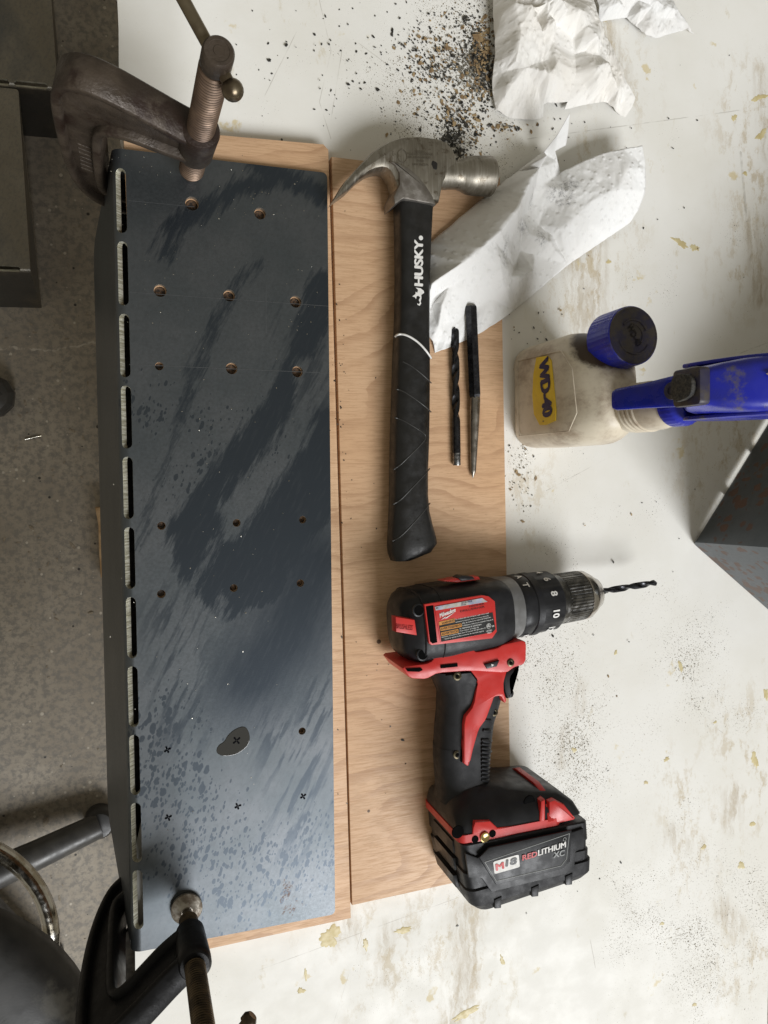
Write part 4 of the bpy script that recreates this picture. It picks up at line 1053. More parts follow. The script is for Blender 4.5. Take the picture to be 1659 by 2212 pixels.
torx(466, 680, z5, ZC + .0212, .0030, hnd); torx(466, 1090, z5, ZC + .0168, .0030, hnd); torx(660, 870, z5, ZC + .0155, .0026, hnd)
# moulded line on the black grip panel
build('panel_seam', tube([Vector((*z5(x, y, .0655)[:2], zz)) for x, y, zz in ((400, 672, .067), (528, 655, .0685), (565, 702, .0685), (548, 832, .0668), (505, 890, .0662), (494, 1000, .0658), (486, 1128, .0656))], .0006, 6), M_HOLESHADE, root=t, parent=hnd)

# foot and battery: sections across the pack, running away from the head
def pack(rows, name, mat, parent=None, sm=35):
    R = []
    for y, x0, x1, zl, zh, r, sk in rows:
        R.append([Vector((px_, y + sk * (px_ - .29), pz_)) for px_, pz_ in rrect(x0, x1, zl, zh, r, 4)])
    return build(name, loft(R), mat, root=t, parent=parent, smooth=sm)
zl, zh = T + .0005, .0905
foot = pack([(-.263, .250, .286, ZC - .020, ZC + .020, .014, 0), (-.2675, .246, .300, ZC - .026, ZC + .025, .014, 0), (-.2715, .241, .318, zl + .008, zh - .014, .012, .05), (-.2755, .2385, .334, zl + .003, zh - .008, .010, .06), (-.284, .238, .3445, zl + .001, zh - .003, .007, .04), (-.2915, .238, .350, zl + .001, zh - .002, .006, 0)], 'foot', M_DBLACK)
band = pack([(-.2905, .2372, .330, zl + .0004, zh - .0012, .006, 0), (-.2965, .2372, .330, zl + .0004, zh - .0010, .006, 0), (-.2975, .2385, .330, zl + .001, zh - .002, .006, 0)], 'red_band', M_RED)
up_ = zh + .0002
shell('red_side_panel', z6, [(556, 800), (575, 660), (590, 620), (700, 612), (752, 660), (845, 650), (1055, 620), (1068, 470), (1098, 455), (1098, 650), (980, 680), (760, 742)], .0885, .0800, .0893, M_RED, .0012, 0, foot)
for x, y in ((592, 747), (718, 706)): 
    c = z6(x, y, .0896); build('plug_hole', lathe([(0, .0030), (.0004, .0028)], c, (0, 0, 1), 20), M_HOLESHADE, root=t, parent=foot)
c = z6(660, 728, .0896); br_ = build('brass_insert', lathe([(0, .0042), (.0012, .0040), (.0014, .0034), (.0006, .0016)], c, (0, 0, 1), 24), M_BRASS, root=t, parent=foot, smooth=40)
build('red_spine_stripe', prism([(-.292, zl), (-.281, zl), (-.2725, zl + .010), (-.2680, zl + .020), (-.2680, zh - .024), (-.2712, zh - .014), (-.2795, zh - .0045), (-.292, zh - .0006)], .3165, .3220, .0006, fmap=lambda a, b, c: Vector((c, a, b))), M_RED, root=t, parent=foot, smooth=40)
btn = shell('release_button', z6, [(1122, 470), (1165, 455), (1235, 490), (1318, 590), (1300, 604), (1122, 645)], .0875, .060, .0892, M_RED, .0022, 0)
for x, y, z in ((465, 692, .0886), (985, 470, .083)):
    c = z6(x, y, z); build('hole_shade_disc', lathe([(0, .0052), (.0006, .0050)], c, (0, 0, 1), 24), M_HOLESHADE, root=t, parent=foot)
bat = pack([(-.2975, .2405, .3530, zl + .001, zh - .001, .006, 0), (-.2985, .2395, .3545, zl, zh, .006, 0), (-.3135, .2405, .3555, zl, zh, .006, .0), (-.3143, .2420, .3550, zl + .0012, zh - .0012, .006, .0), (-.3215, .2425, .3550, zl + .0012, zh - .0012, .006, 0), (-.3222, .2412, .3560, zl, zh, .006, .0), (-.338, .2440, .3560, zl, zh, .007, .03)], 'battery_pack', M_DBLACK)
base = pack([(-.3335, .2430, .3570, zl - .0003, zh + .0008, .008, .04), (-.3340, .2425, .3578, zl - .0004, zh + .0016, .008, .05), (-.346, .2470, .3578, zl - .0003, zh + .0014, .009, .08), (-.3535, .2550, .3550, zl + .004, zh - .004, .009, .10), (-.3560, .2600, .3500, zl + .009, zh - .009, .008, .10)], 'battery_base', M_DRUB, bat)
shell('side_step', z6, [(520, 848), (610, 880), (700, 810), (1310, 690), (1378, 668), (1384, 800), (1322, 838), (1312, 945), (1250, 1000), (710, 1130), (640, 1030), (545, 1025)], .0925, .0905, .0928, M_DBLACK, .0008, 0, bat)
plate = shell('side_plate', z7, [(120, 1250), (250, 1120), (1330, 890), (1310, 1300), (1205, 1400), (345, 1610)], .0945, .0927, .0948, M_DBLACK, .0008, 0, bat)
build('plate_trim', ringprism([tuple(z7(x, y, .0951)[:2]) for x, y in ((190, 1310), (1308, 930), (1270, 1270), (1195, 1365), (345, 1565))], .0007, .0946, .0951), M_GREYP, root=t, parent=plate)
ZP = .0953
def plate_text(s, x0, y0, x1, y1, h, mat, off=.02, shear=0.0):
    a, b, c = z7(x0, y0, ZP), z7(x1, y1, ZP), z7(x0 + h * .12, y0 - h, ZP)
    build('lettering', fit_text(s, (b - a).length, (c - a).length, plane_map(a, b - a, c - a), off, shear), mat, root=t, parent=plate)
badge = build('badge', prism(chaikin([tuple(z7(x, y, .0951)[:2]) for x, y in ((304, 1305), (638, 1208), (654, 1372), (322, 1466))], 2, True, .06), .0947, .0952), M_WHITE, root=t, parent=plate)
ZP = .0954
plate_text('M', 342, 1426, 452, 1392, 92, simple('red_print', (0.55, 0.03, 0.03), None, 0.4), .032); plate_text('18', 466, 1374, 622, 1330, 92, M_BLKP, .030, .12)
M_REDP = bpy.data.materials['red_print']
plate_text('RED', 684, 1292, 884, 1232, 72, M_REDP, .024, .1); plate_text('LITHIUM', 890, 1230, 1262, 1112, 78, M_WHITE, .024, .1); plate_text('XC', 1090, 1258, 1242, 1222, 78, M_GREYP, .022, .1)
c = z7(1240, 1012, ZP); build('recycle_mark', ringprism([(c.x + .0017 * math.cos(i * .4), c.y + .0017 * math.sin(i * .4)) for i in range(15)], .0006, ZP - .0003, ZP), M_GREYP, root=t, parent=plate)
# recessed grip notches along the battery base
for x, y in ((775, 1205), (1045, 1120), (1290, 1035)):
    shell('base_notch', z6, [(x - 45, y - 20), (x + 10, y - 45), (x + 5, y + 40), (x - 40, y + 45)], .0925, .080, .0931, M_HOLESHADE if False else M_DBLACK, .001, 0, base)
for i, x in enumerate((.2405,)):
    for k in range(3):
        y0 = -.302 - k * .0145
        build('side_rib', prism([(.2385, y0), (.2455, y0), (.2455 , y0 - .011), (.2395 + .001 * k, y0 - .011)], .030, .072, .0012), M_DBLACK, root=t, parent=bat, smooth=40)

# ------------------------------------------------------------------ spray bottle
z4 = zoomer(1900, 1100, .6775); z9 = zoomer(2300, 1300, .43641)
def bottle_mat():
    nt = NT('grimy_white_plastic'); v = nt.obj()
    col = nt.mix(nt.ramp(nt.noise(v, 12, 4), 0.3, 0.7), (0.70, 0.63, 0.50), (0.62, 0.54, 0.42))
    gr = nt.noise(nt.mapping(v, scale=(1, 1, .6)), 40, 7, 0.72)
    col = nt.mix(nt.ramp(gr, 0.43, 0.72, 0, 0.75), col, (0.27, 0.185, 0.12))
    # oily grime round the filler neck
    s = nt.vmath('DISTANCE', v, (0.030, 0.0355, 0.100)); n = nt.new('ShaderNodeVectorMath', operation='DISTANCE'); nt.link(v, n.inputs[0]); n.inputs[1].default_value = (0.027, 0.0355, 0.096)
    m = nt.ramp(nt.math('ADD', n.outputs['Value'], nt.math('MULTIPLY', gr, 0.020)), 0.034, 0.040, 1, 0)
    col = nt.mix(m, col, (0.05, 0.03, 0.016))
    nt.set(color=col, rough=0.4, spec=0.4, sss=0.0); nt.bump(nt.noise(v, 150, 3), 0.06, 0.001); return nt.m
M_BOTTLE = bottle_mat()
M_BLUE = simple('dusty_blue_plastic', (0.014, 0.022, 0.40), (0.018, 0.024, 0.30), 0.32, 0.0, scale=50, dirt=(0.11, 0.10, 0.13), dirt_lo=0.56, dirt_scale=38)
M_BLUED = simple('grimy_blue_plastic', (0.03, 0.027, 0.06), (0.06, 0.05, 0.045), 0.5, 0.0, scale=120, lo=0.4, hi=0.6, bump=0.2, bscale=500)
M_BLUE2 = simple('blue_trigger_plastic', (0.007, 0.018, 0.36), (0.010, 0.02, 0.26), 0.28, 0.0, scale=60)
M_BROWNDUST = simple('caked_dust', (0.26, 0.22, 0.17), (0.20, 0.165, 0.125), 0.85, scale=300)
M_BLKGR = simple('black_gritty_nozzle', (0.02, 0.02, 0.02), (0.07, 0.065, 0.055), 0.75, scale=500, bump=0.8, bscale=900)
M_YEL = simple('yellow_label', (0.85, 0.60, 0.03), (0.72, 0.48, 0.03), 0.45, scale=40, dirt=(0.35, 0.24, 0.07), dirt_lo=0.64, dirt_scale=60)
M_NAVY = simple('navy_print', (0.010, 0.010, 0.07), None, 0.45)
BX0, BX1, BY0, BY1 = .3375, .4015, .0155, .1075
t = thing('spray_bottle', 'grimy white oil bottle with blue trigger sprayer and blue filler cap', 'spray bottle', (.343, .056, 0))
R = []
for z, gx, gy0, gy1, r in ((.0006, .004, .004, .004, .012), (.003, .0012, .0012, .0012, .016), (.009, 0, 0, 0, .019), (.076, 0, 0, 0, .020), (.084, .0008, .0003, .0012, .021), (.092, .0024, .001, .004, .022), (.099, .005, .0022, .009, .022), (.105, .0082, .004, .016, .020), (.110, .0115, .0066, .024, .019), (.1145, .0152, .0105, .032, .016), (.118, .0185, .0150, .038, .012)):
    R.append([Vector((a, b, z)) for a, b in rrect(BX0 + gx, BX1 - gx, BY0 + gy0, BY1 - gy1, r, 6)])
bot = build('bottle_body', loft(R), M_BOTTLE, root=t, smooth=50)
# front panel: shallow frame
fpm = lambda a, b, c: Vector((BX0 - c, a, b))
build('front_panel', ringprism([(.026, .012), (.026, .094), (.040, .106), (.075, .100), (.092, .084), (.094, .012)][::-1], .0009, -.0006, .0003, fpm), M_BOTTLE, root=t, parent=bot, smooth=40)
lb = [(.0915, .046), (.0905, .064), (.086, .070), (.044, .0765), (.036, .0755), (.0335, .060), (.034, .050), (.044, .0405), (.060, .0385), (.078, .0405)]
lbl = build('label', prism(lb, .0002, .0009, fmap=fpm), M_YEL, root=t, parent=bot)
lm_ = plane_map((BX0 - .0012, .0885, .0500), (0, -1, .115), (0, .115, 1))
build('lettering', fit_text('WD-40', .0500, .0165, lambda a, b, c: lm_(a, b, c), .05, 0, 0, .92), M_NAVY, root=t, parent=lbl)
build('print_dot', lathe([(0, .0007), (.0001, .0006)], (BX0 - .0012, .0368, .0565), (-1, 0, 0), 10), M_NAVY, root=t, parent=lbl)
# corrugated neck
nc = Vector((.3800, .0445, .003)); nax = Vector((0.02, -.015, 1)).normalized()
prof = [(.112, .0190)]
for i in range(4):
    b = .1165 + i * .0052
    prof += [(b, .0186), (b + .0012, .0194), (b + .0030, .0194), (b + .0042, .0184)]
prof += [(.1400, .0184), (.1470, .0180), (.1540, .0168), (.1585, .0158), (.1600, .0150)]
neck = build('neck', lathe(prof, nc, nax, 48), M_BOTTLE, root=t, parent=bot, smooth=30)
nco = build('collar', lathe([(.1602, .0150), (.1612, .0168), (.1720, .0166), (.1745, .0150), (.180, .0105)], nc, nax, 96, rmod=lambda a, h: 1 - (.035 if math.cos(a * 30) > 0 and .162 < h < .1725 else 0)), M_BLUE, root=t, smooth=30)
# filler cap with ribs
cc = Vector((.3705, .0905, 0)); cax = Vector((0.03, .055, 1)).normalized()
cap = build('filler_cap', lathe([(.1000, .0226), (.1012, .0236), (.1250, .0230), (.1275, .0227), (.1285, .0216)], cc, cax, 160, rmod=lambda a, h: 1 - (.020 if math.cos(a * 40) > 0 and .1013 < h < .1252 else 0)), M_BLUE, root=t, smooth=30)
build('cap_top', lathe([(.1280, .0221), (.1289, .0217), (.1291, .0205), (.1287, .0199), (.1287, .0004)], cc, cax, 64), M_BLUED, root=t, parent=cap, smooth=30)
u, w, a_ = frame_from(cax); um = Vector((1, 0, 0)); um = (um - cax * um.dot(cax)).normalized(); wm = cax.cross(um)
ctop = cc + cax * .1288
for (r, a0, a1, wd) in ((.0145, 200, 330, .0014), (.0120, 20, 140, .0018), (.0080, -40, 90, .0014)):
    pth = [ctop + um * (r * math.cos(rad(a0 + (a1 - a0) * i / 14))) + wm * (r * math.sin(rad(a0 + (a1 - a0) * i / 14))) for i in range(15)]
    build('embossed_arrow', tube(pth, wd * .5, 8), M_BLUED, root=t, parent=cap, smooth=60)
fm_ = lambda a, b, c: ctop + (um * .5 - wm * .86) * (a - .009) + (um * .86 + wm * .5) * (b - .003) + cax * .0004
build('embossed_lettering', fit_text('WD-40', .018, .006, fm_, .02), M_BLUED, root=t, parent=cap)
SDX, SDZ = .0135, .004
# trigger sprayer: the head runs back from the nozzle, away from the camera's foot point
hd = []
for x, y0, y1, z0, z1, r in ((.3440, .0360, .0600, .200, .2225, .004), (.352, .0335, .0625, .190, .2300, .006), (.365, .0310, .0650, .184, .2390, .008), (.380, .0300, .0665, .182, .2470, .009), (.396, .0310, .0660, .184, .2530, .009), (.410, .0330, .0640, .190, .2560, .009), (.424, .0360, .0610, .205, .2560, .008), (.434, .0400, .0570, .222, .2530, .006)):
    hd.append([Vector((x + SDX, a, b + SDZ)) for a, b in rrect(y0, y1, z0, z1, r, 5)])
sh = build('sprayer_head', loft(hd), M_BLUE, root=t, smooth=45)
nz = build('nozzle_housing', prism(rrect(.0360, .0605, .1985, .2245, .003, 3), 0, .0085, .0012, fmap=lambda a, b, c: Vector((.3445 + SDX - c, a, b + SDZ))), M_BLUED, root=t, parent=sh, smooth=40)
build('nozzle', prism(chaikin([(.0385, .201), (.0580, .201), (.0565, .2165), (.0525, .2215), (.0440, .2215), (.0400, .2165)], 2), .0085, .0125, .001, fmap=lambda a, b, c: Vector((.3445 + SDX - c, a, b + SDZ))), M_BLKGR, root=t, parent=nz, smooth=40)
for y0, y1 in ((.0285, .0312), (.0650, .0676)):
    build('side_skirt', prism(chaikin([(.356, .186), (.362, .176), (.395, .172), (.425, .190), (.436, .222), (.432, .246), (.40, .250), (.37, .238)], 2), y0, y1, .0008, fmap=lambda a, b, c: Vector((a + SDX, c, b + SDZ))), M_BLUE, root=t, parent=sh, smooth=40)
# trigger lever hanging in front of the neck
lv = []
for x, z, hw, th in ((.3480, .2000, .0115, .0042), (.3445, .1920, .0108, .0042), (.3425, .1800, .0100, .0036), (.3400, .1660, .0090, .0032), (.3365, .1520, .0084, .0030), (.3335, .1420, .0080, .0028), (.3325, .1385, .0066, .0022)):
    yc = .0480 - (.200 - z) * .02
    lv.append([Vector((x + SDX + b, yc + a, z + SDZ)) for a, b in superring(0, 0, hw, th, 3.2, 24)])
build('trigger_lever', loft(lv), M_BLUE2, root=t, smooth=50)
build('lever_pivot', lathe([(0, .0062), (.0015, .0058), (.0016, .0030), (.0008, .0026)], (.3405 + SDX, .0480, .1930 + SDZ), (-1, 0, .25), 24), M_BLUED, root=t, parent=sh, smooth=40)
for (x, y, z, w_, h_) in ((.383, .0535, .2486, .011, .009),):
    pp = [(x + w_ * (1 + .25 * math.sin(i * 2.3)) * math.cos(i * .524) , y + h_ * .7 * (1 + .3 * math.cos(i * 1.7)) * math.sin(i * .524)) for i in range(12)]
    build('dust_patch', ([Vector((a + SDX, b, .2475 + SDZ + (a - .38) * .36 + .0006)) for a, b in pp], [tuple(range(12))]), M_BROWNDUST, root=t, parent=sh)

# ------------------------------------------------------------------ paper towels
def towel_mat(name, tint, dirty, dots=True, smudge=None):
    nt = NT(name); v = nt.obj(); p = flat2d(nt, v)
    col = nt.mix(nt.ramp(nt.noise(p, 25, 5), 0.3, 0.75), tint, dirty)
    if smudge:
        wob = nt.vmath('SCALE', nt.vmath('SUBTRACT', nt.noise(p, 160, 5, 0.8, color=True), (0.5, 0.5, 0.5)), scale=0.016)
        m = segs(nt, nt.vmath('ADD', p, wob), smudge, .006)
        m = nt.math('MULTIPLY', m, nt.ramp(nt.noise(p, 330, 6, 0.75), 0.40, 0.70))
        col = nt.mix(nt.math('MULTIPLY', m, 0.75), col, (0.10, 0.10, 0.105))
    h = nt.noise(v, 500, 4)
    if dots:
        vo = nt.voro(nt.mapping(p, rot=(0, 0, 0.6)), 155, 0.35)
        h = nt.math('ADD', nt.math('MULTIPLY', nt.ramp(vo.outputs['Distance'], 0.08, 0.34, 1.0, 0.0), 1.4), nt.math('MULTIPLY', h, 0.35))
    nt.set(color=col, rough=0.9, spec=0.15)
    nt.bump(h, 0.5, 0.0008)
    tr = nt.new('ShaderNodeBsdfTranslucent'); nt.link(col, tr.inputs[0]) if isinstance(col, bpy.types.NodeSocket) else None
    mx = nt.new('ShaderNodeMixShader'); mx.inputs[0].default_value = 0.10; nt.link(nt.b.outputs[0], mx.inputs[1]); nt.link(tr.outputs[0], mx.inputs[2])
    nt.link(mx.outputs[0], nt.n['Material Output'].inputs['Surface'])
    return nt.m

def sheet(name, pts, rim, f, mat, label, group, wr=.0016, wscale=60, sub=3, base=None, cutz=0.0008, smoothn=2, seed=0, hk=1.0, sm_from=0):
    """creased sheet: triangulated control points (x, y, height in mm), subdivided and crumpled"""
    V3 = []
    for x, y, h in rim + pts:
        h *= hk
        z = h / 1000.0; q = f(x, y, z)
        b_ = base(q.x, q.y) if base else 0.0
        q = f(x, y, b_ + z); V3.append(Vector((q.x, q.y, b_ + z)))
    V2 = [Vector((p.x, p.y)) for p in V3]; n = len(rim)
    E2 = [(i, (i + 1) % n) for i in range(n)]
    vo, eo, fo, ov, *_ = delaunay_2d_cdt(V2, E2, [], 0, 1e-7)
    loop = [(p.x, p.y) for p in V2[:n]]
    bm = bmesh.new(); bv_ = []
    for i, p in enumerate(vo):
        src = ov[i][0] if ov[i] else 0
        bv_.append(bm.verts.new((p.x, p.y, V3[src].z)))
    for tri in fo:
        cx = sum(vo[i].x for i in tri) / 3; cy = sum(vo[i].y for i in tri) / 3
        if in_poly(cx, cy, loop):
            try: bm.faces.new([bv_[i] for i in tri])
            except ValueError: pass
    bmesh.ops.delete(bm, geom=[v for v in bm.verts if not v.link_faces], context='VERTS')
    for k in range(sub):
        bmesh.ops.subdivide_edges(bm, edges=bm.edges[:], cuts=1, use_grid_fill=True)
        if sm_from <= k < sm_from + smoothn: bmesh.ops.smooth_vert(bm, verts=[v for v in bm.verts if not v.is_boundary], factor=0.35, use_axis_x=True, use_axis_y=True, use_axis_z=True)
    for v in bm.verts:
        p = v.co; q = Vector((p.x * wscale, p.y * wscale * .6, seed))
        q = q + Vector((noise.noise(q * .5) * 1.2, noise.noise(q * .5 + Vector((9, 2, 4))) * 1.2, 0))
        r = 1 - abs(noise.noise(q)) * 3; r2 = 1 - abs(noise.noise(q * 2.1 + Vector((7, 3, 0)))) * 3; r3 = 1 - abs(noise.noise(q * 4.3 + Vector((1, 8, 0)))) * 3
        d = wr * (r * .7 + r2 * .4 + r3 * .18)
        b_ = base(p.x, p.y) if base else 0.0
        z = max(b_ + cutz, p.z + d)
        v.co = Vector((p.x + wr * .5 * noise.noise(q * 1.7), p.y + wr * .5 * noise.noise(q * 1.7 + Vector((5, 5, 5))), z))
    bmesh.ops.recalc_face_normals(bm, faces=bm.faces)
    if sum(f_.normal.z for f_ in bm.faces) < 0: bmesh.ops.reverse_faces(bm, faces=bm.faces)
    c = sum((v.co for v in bm.verts), Vector()) / len(bm.verts); c.z = 0
    for v in bm.verts: v.co -= c
    me = bpy.data.meshes.new(name); bm.to_mesh(me); bm.free(); me.materials.append(mat)
    me.polygons.foreach_set('use_smooth', [True] * len(me.polygons)); me.set_sharp_from_angle(angle=rad(110))
    o = bpy.data.objects.new(name, me); COL.objects.link(o); o.location = c
    so = o.modifiers.new('ply', 'SOLIDIFY'); so.thickness = 0.00035; so.offset = 1
    return tag(o, label, 'paper towel', group), c

def bench_level(x, y):
    if .1692 < x < .3232 and -.374 < y < .254: return T
    return 0.0
zt1 = zoomer(1680, 400, .55455)
rim = [(30, 1000, 2), (230, 830, 3), (430, 660, 3), (640, 500, 5), (830, 360, 9), (930, 230, 26), (1015, 80, 34), (1000, 200, 26), (985, 310, 16), (910, 352, 14), (925, 430, 9), (945, 510, 6), (1000, 480, 14), (1120, 420, 17), (1250, 370, 18), (1400, 335, 20), (1530, 315, 22), (1552, 480, 20), (1545, 640, 15), (1500, 770, 9), (1440, 860, 4), (1250, 990, 2), (1000, 1160, 2), (800, 1330, 2), (620, 1480, 2), (480, 1580, 1.5), (350, 1660, 1), (200, 1730, 1), (60, 1785, 1), (40, 1700, 2), (-40, 1600, 2), (-60, 1300, 2), (-50, 1080, 2)]
pts = [(850, 385, 34), (770, 510, 38), (700, 655, 37), (640, 770, 35), (520, 920, 33), (400, 1030, 30), (260, 1140, 26), (40, 1290, 18), (-20, 1310, 14),
       (800, 470, 20), (820, 600, 12), (740, 720, 7), (790, 880, 5), (760, 1090, 5), (900, 960, 7), (700, 800, 10), (850, 760, 7),
       (670, 830, 22), (720, 940, 18), (755, 1200, 18), (630, 1190, 5), (660, 1060, 7), (490, 1000, 28), (470, 1130, 24), (530, 1220, 20), (600, 1245, 20), (690, 1235, 20),
       (1350, 620, 24), (1250, 890, 12), (1190, 690, 22), (1100, 770, 18), (1040, 830, 16), (1100, 620, 20), (1000, 640, 16), (880, 1000, 12), (950, 900, 13), (1420, 480, 23), (1270, 520, 21), (1150, 880, 14), (1380, 860, 7),
       (80, 1600, 8), (110, 1440, 14), (160, 1310, 14), (300, 1230, 18), (540, 1290, 16), (470, 1400, 7), (330, 1480, 4), (200, 1560, 4), (30, 1450, 4), (240, 1660, 3), (400, 1580, 3), (760, 1260, 10)]
# levels under the loose punch stay low so that it lies on the paper
TW, twc = sheet('paper_towel', pts, rim, zt1, None, 'white embossed paper towel folded and tucked under the hammer handle', 'used paper towels', .0010, 70, 4, bench_level, .0006, 1, 1.0, 1.35, 2)
sm = lambda *q: [zt1(x, y, .02) - twc for x, y in q]
TW.data.materials[0] = towel_mat('white_towel', (0.93, 0.93, 0.92), (0.90, 0.89, 0.87), True, [(sm((960, 640), (1010, 600)), .006), (sm((900, 630), (1000, 700)), .005), (sm((740, 700)), .005), (sm((490, 1040), (500, 1180)), .003), (sm((600, 920), (690, 900)), .004), (sm((830, 960)), .006)])
zt2 = zoomer(1900, 0, .51236)
random.seed(21)
rim = [(80, -90, 8), (75, 100, 6), (95, 300, 7), (85, 500, 6), (80, 700, 4), (100, 850, 2), (230, 910, 1), (390, 925, 1), (470, 890, 2), (465, 800, 6), (560, 790, 4), (650, 778, 6), (620, 840, 2), (800, 800, 3), (965, 785, 4), (1030, 862, 2), (1095, 900, 1), (1140, 830, 5), (1165, 760, 6), (1110, 640, 9), (1060, 520, 12), (1020, 430, 12), (970, 320, 10), (925, 240, 12), (890, 160, 14), (850, 40, 12), (830, -90, 10)]
pts = [(150, 100, 16), (240, 30, 24), (180, 300, 14), (170, 550, 9), (260, 760, 6), (300, 200, 26), (270, 400, 22), (330, 520, 18), (420, 680, 9), (390, 30, 30), (395, 160, 12), (460, 250, 20), (560, 160, 26), (540, 330, 17), (580, 480, 20), (600, 610, 16), (460, 480, 14), (520, 560, 22), (640, 660, 12), (640, 120, 22), (660, 60, 30), (690, 300, 12), (700, 420, 10), (660, 520, 18), (760, 80, 26), (800, 200, 22), (770, 400, 11), (820, 330, 20), (880, 280, 24), (720, 560, 14), (850, 560, 20), (800, 660, 12), (900, 640, 18), (930, 690, 8), (960, 480, 22), (900, 430, 15), (1000, 590, 18), (1050, 690, 14), (1020, 770, 9), (980, 540, 12), (500, 20, 26), (580, -30, 30)]
pts += [(random.uniform(130, 900), random.uniform(-60, 700), random.uniform(8, 26)) for _ in range(12)]
TW2, _c = sheet('paper_towel', pts, rim, zt2, None, 'crumpled beige-stained paper towel beside the pile of drill chips', 'used paper towels', .0019, 46, 5, None, .0006, 2, 4.0, 1.3, 1)
TW2.data.materials[0] = towel_mat('stained_towel', (0.93, 0.915, 0.885), (0.88, 0.845, 0.785), True)
rim = [(848, -90, 10), (890, 60, 12), (893, 168, 4), (1010, 150, 2), (1100, 140, 3), (1180, 200, 5), (1240, 262, 6), (1325, 300, 2), (1440, 262, 4), (1560, 228, 3), (1618, 268, 1), (1570, 180, 5), (1495, 82, 8), (1455, 0, 9), (1445, -90, 9)]
pts = [(960, 60, 16), (1050, 20, 20), (1090, 60, 9), (1150, 60, 7), (1180, 140, 14), (1280, 220, 11), (1210, 90, 16), (1350, 140, 10), (1450, 140, 9), (1480, 80, 15), (1300, 50, 13), (1330, 10, 17), (1200, 10, 12), (1400, 220, 8), (1260, 260, 8), (1000, -40, 18), (1200, -50, 16)]
TW3, _c = sheet('paper_towel', pts, rim, zt2, None, 'clean white corner of paper towel at the top edge, right of the stained one', 'used paper towels', .0012, 80, 4, None, .0006, 1, 9.0, 1.0, 1)
TW3.data.materials[0] = towel_mat('white_towel_two', (0.88, 0.88, 0.87), (0.82, 0.80, 0.77), True)

# ------------------------------------------------------------------ chips and dust
M_CHIPD = simple('dark_steel_chip', (0.035, 0.034, 0.032), (0.10, 0.095, 0.085), 0.4, 0.6, scale=300)
M_CHIPT = simple('tan_wood_chip', (0.40, 0.29, 0.15), (0.20, 0.125, 0.06), 0.7, scale=200)
M_CHIPS = simple('silver_chip', (0.55, 0.53, 0.48), (0.35, 0.33, 0.28), 0.3, 0.9, scale=200)
M_CHIPS2 = simple('pale_grit', (0.34, 0.29, 0.22), (0.22, 0.18, 0.13), 0.8, scale=200)
def chips(name, clusters, mat, size, label, z0=0.0, seed=1, aspect=2.0, stack=0.0, f=None):
    rnd = random.Random(seed); V, F = [], []
    for (cx, cy, sx, sy, n) in clusters:
        for _ in range(int(n * 1.45)):
            x, y = rnd.gauss(cx, sx), rnd.gauss(cy, sy)
            q = P(x, y, z0); 
            if z0 == 0.0 and (bench_level(q.x, q.y) > 0 or (.008 < q.x < .169 and -.387 < q.y < .266)): continue
            r = size * math.exp(rnd.gauss(0, .38)); a = rnd.uniform(0, 6.28); asp = rnd.uniform(1, aspect)
            ca, sa = math.cos(a), math.sin(a); tilt = rnd.uniform(-.35, .35); th = r * rnd.uniform(.12, .35)
            lift = rnd.random() * stack * math.exp(-((x - cx) / sx) ** 2 - ((y - cy) / sy) ** 2)
            ring = []
            k = rnd.choice((4, 5, 6)); n0 = len(V)
            for lay in (0, 1):
                for i in range(k):
                    t_ = 2 * math.pi * i / k + rnd.uniform(-.3, .3); rr = r * rnd.uniform(.6, 1.15)
                    u_, w_ = rr * asp * math.cos(t_), rr * math.sin(t_)
                    V.append(Vector((q.x + u_ * ca - w_ * sa, q.y + u_ * sa + w_ * ca, z0 + .0002 + lift + lay * th + abs(tilt) * r + tilt * u_ / max(asp, 1))))
            F.append(tuple(range(n0 + k, n0 + 2 * k)))
            for i in range(k):
                j = (i + 1) % k; F.append((n0 + i, n0 + j, n0 + k + j, n0 + k + i))
    o = build(name, (V, F), mat); kind(o, 'stuff', label); return o
CL = [(1010, 70, 26, 40, 60), (1030, 120, 22, 50, 180), (1045, 150, 12, 45, 160), (960, 130, 28, 30, 80), (925, 150, 26, 16, 70), (890, 110, 18, 25, 30), (985, 235, 22, 20, 60), (990, 275, 26, 18, 120), (975, 300, 14, 14, 90), (985, 330, 10, 9, 60), (940, 190, 40, 40, 30), (880, 60, 60, 60, 30), (1020, 330, 30, 40, 60)]
chips('steel_chips', CL + [(920, 150, 120, 110, 90), (1180, 280, 60, 40, 14), (1090, 275, 20, 6, 20), (1145, 700, 40, 35, 12), (1130, 1010, 22, 40, 10), (1290, 330, 200, 130, 18), (1300, 1500, 160, 300, 24), (700, 130, 120, 90, 30), (1540, 1100, 60, 50, 10)], M_CHIPD, .00062, 'dark steel drill chips scattered over the bench top', seed=2, stack=.002)
chips('wood_chips', [(1040, 130, 14, 45, 130), (1048, 90, 10, 30, 50), (960, 120, 30, 40, 40), (920, 110, 40, 40, 26), (985, 250, 30, 30, 40), (950, 200, 50, 50, 20), (870, 250, 20, 30, 6), (1100, 280, 30, 10, 16), (1020, 300, 20, 30, 30), (1130, 1030, 18, 50, 6), (1300, 900, 200, 300, 16)], M_CHIPT, .0009, 'tan wood drill chips heaped beside the crumpled towel', seed=5, stack=.003)
chips('filings', [(1010, 145, 22, 26, 420), (1035, 160, 16, 30, 420), (1030, 110, 18, 40, 160), (985, 300, 26, 26, 120), (960, 160, 60, 60, 160), (1125, 1020, 16, 45, 70)], M_CHIPS, .0004, 'fine bright filings dusted through the drill chips', seed=9, stack=.001)
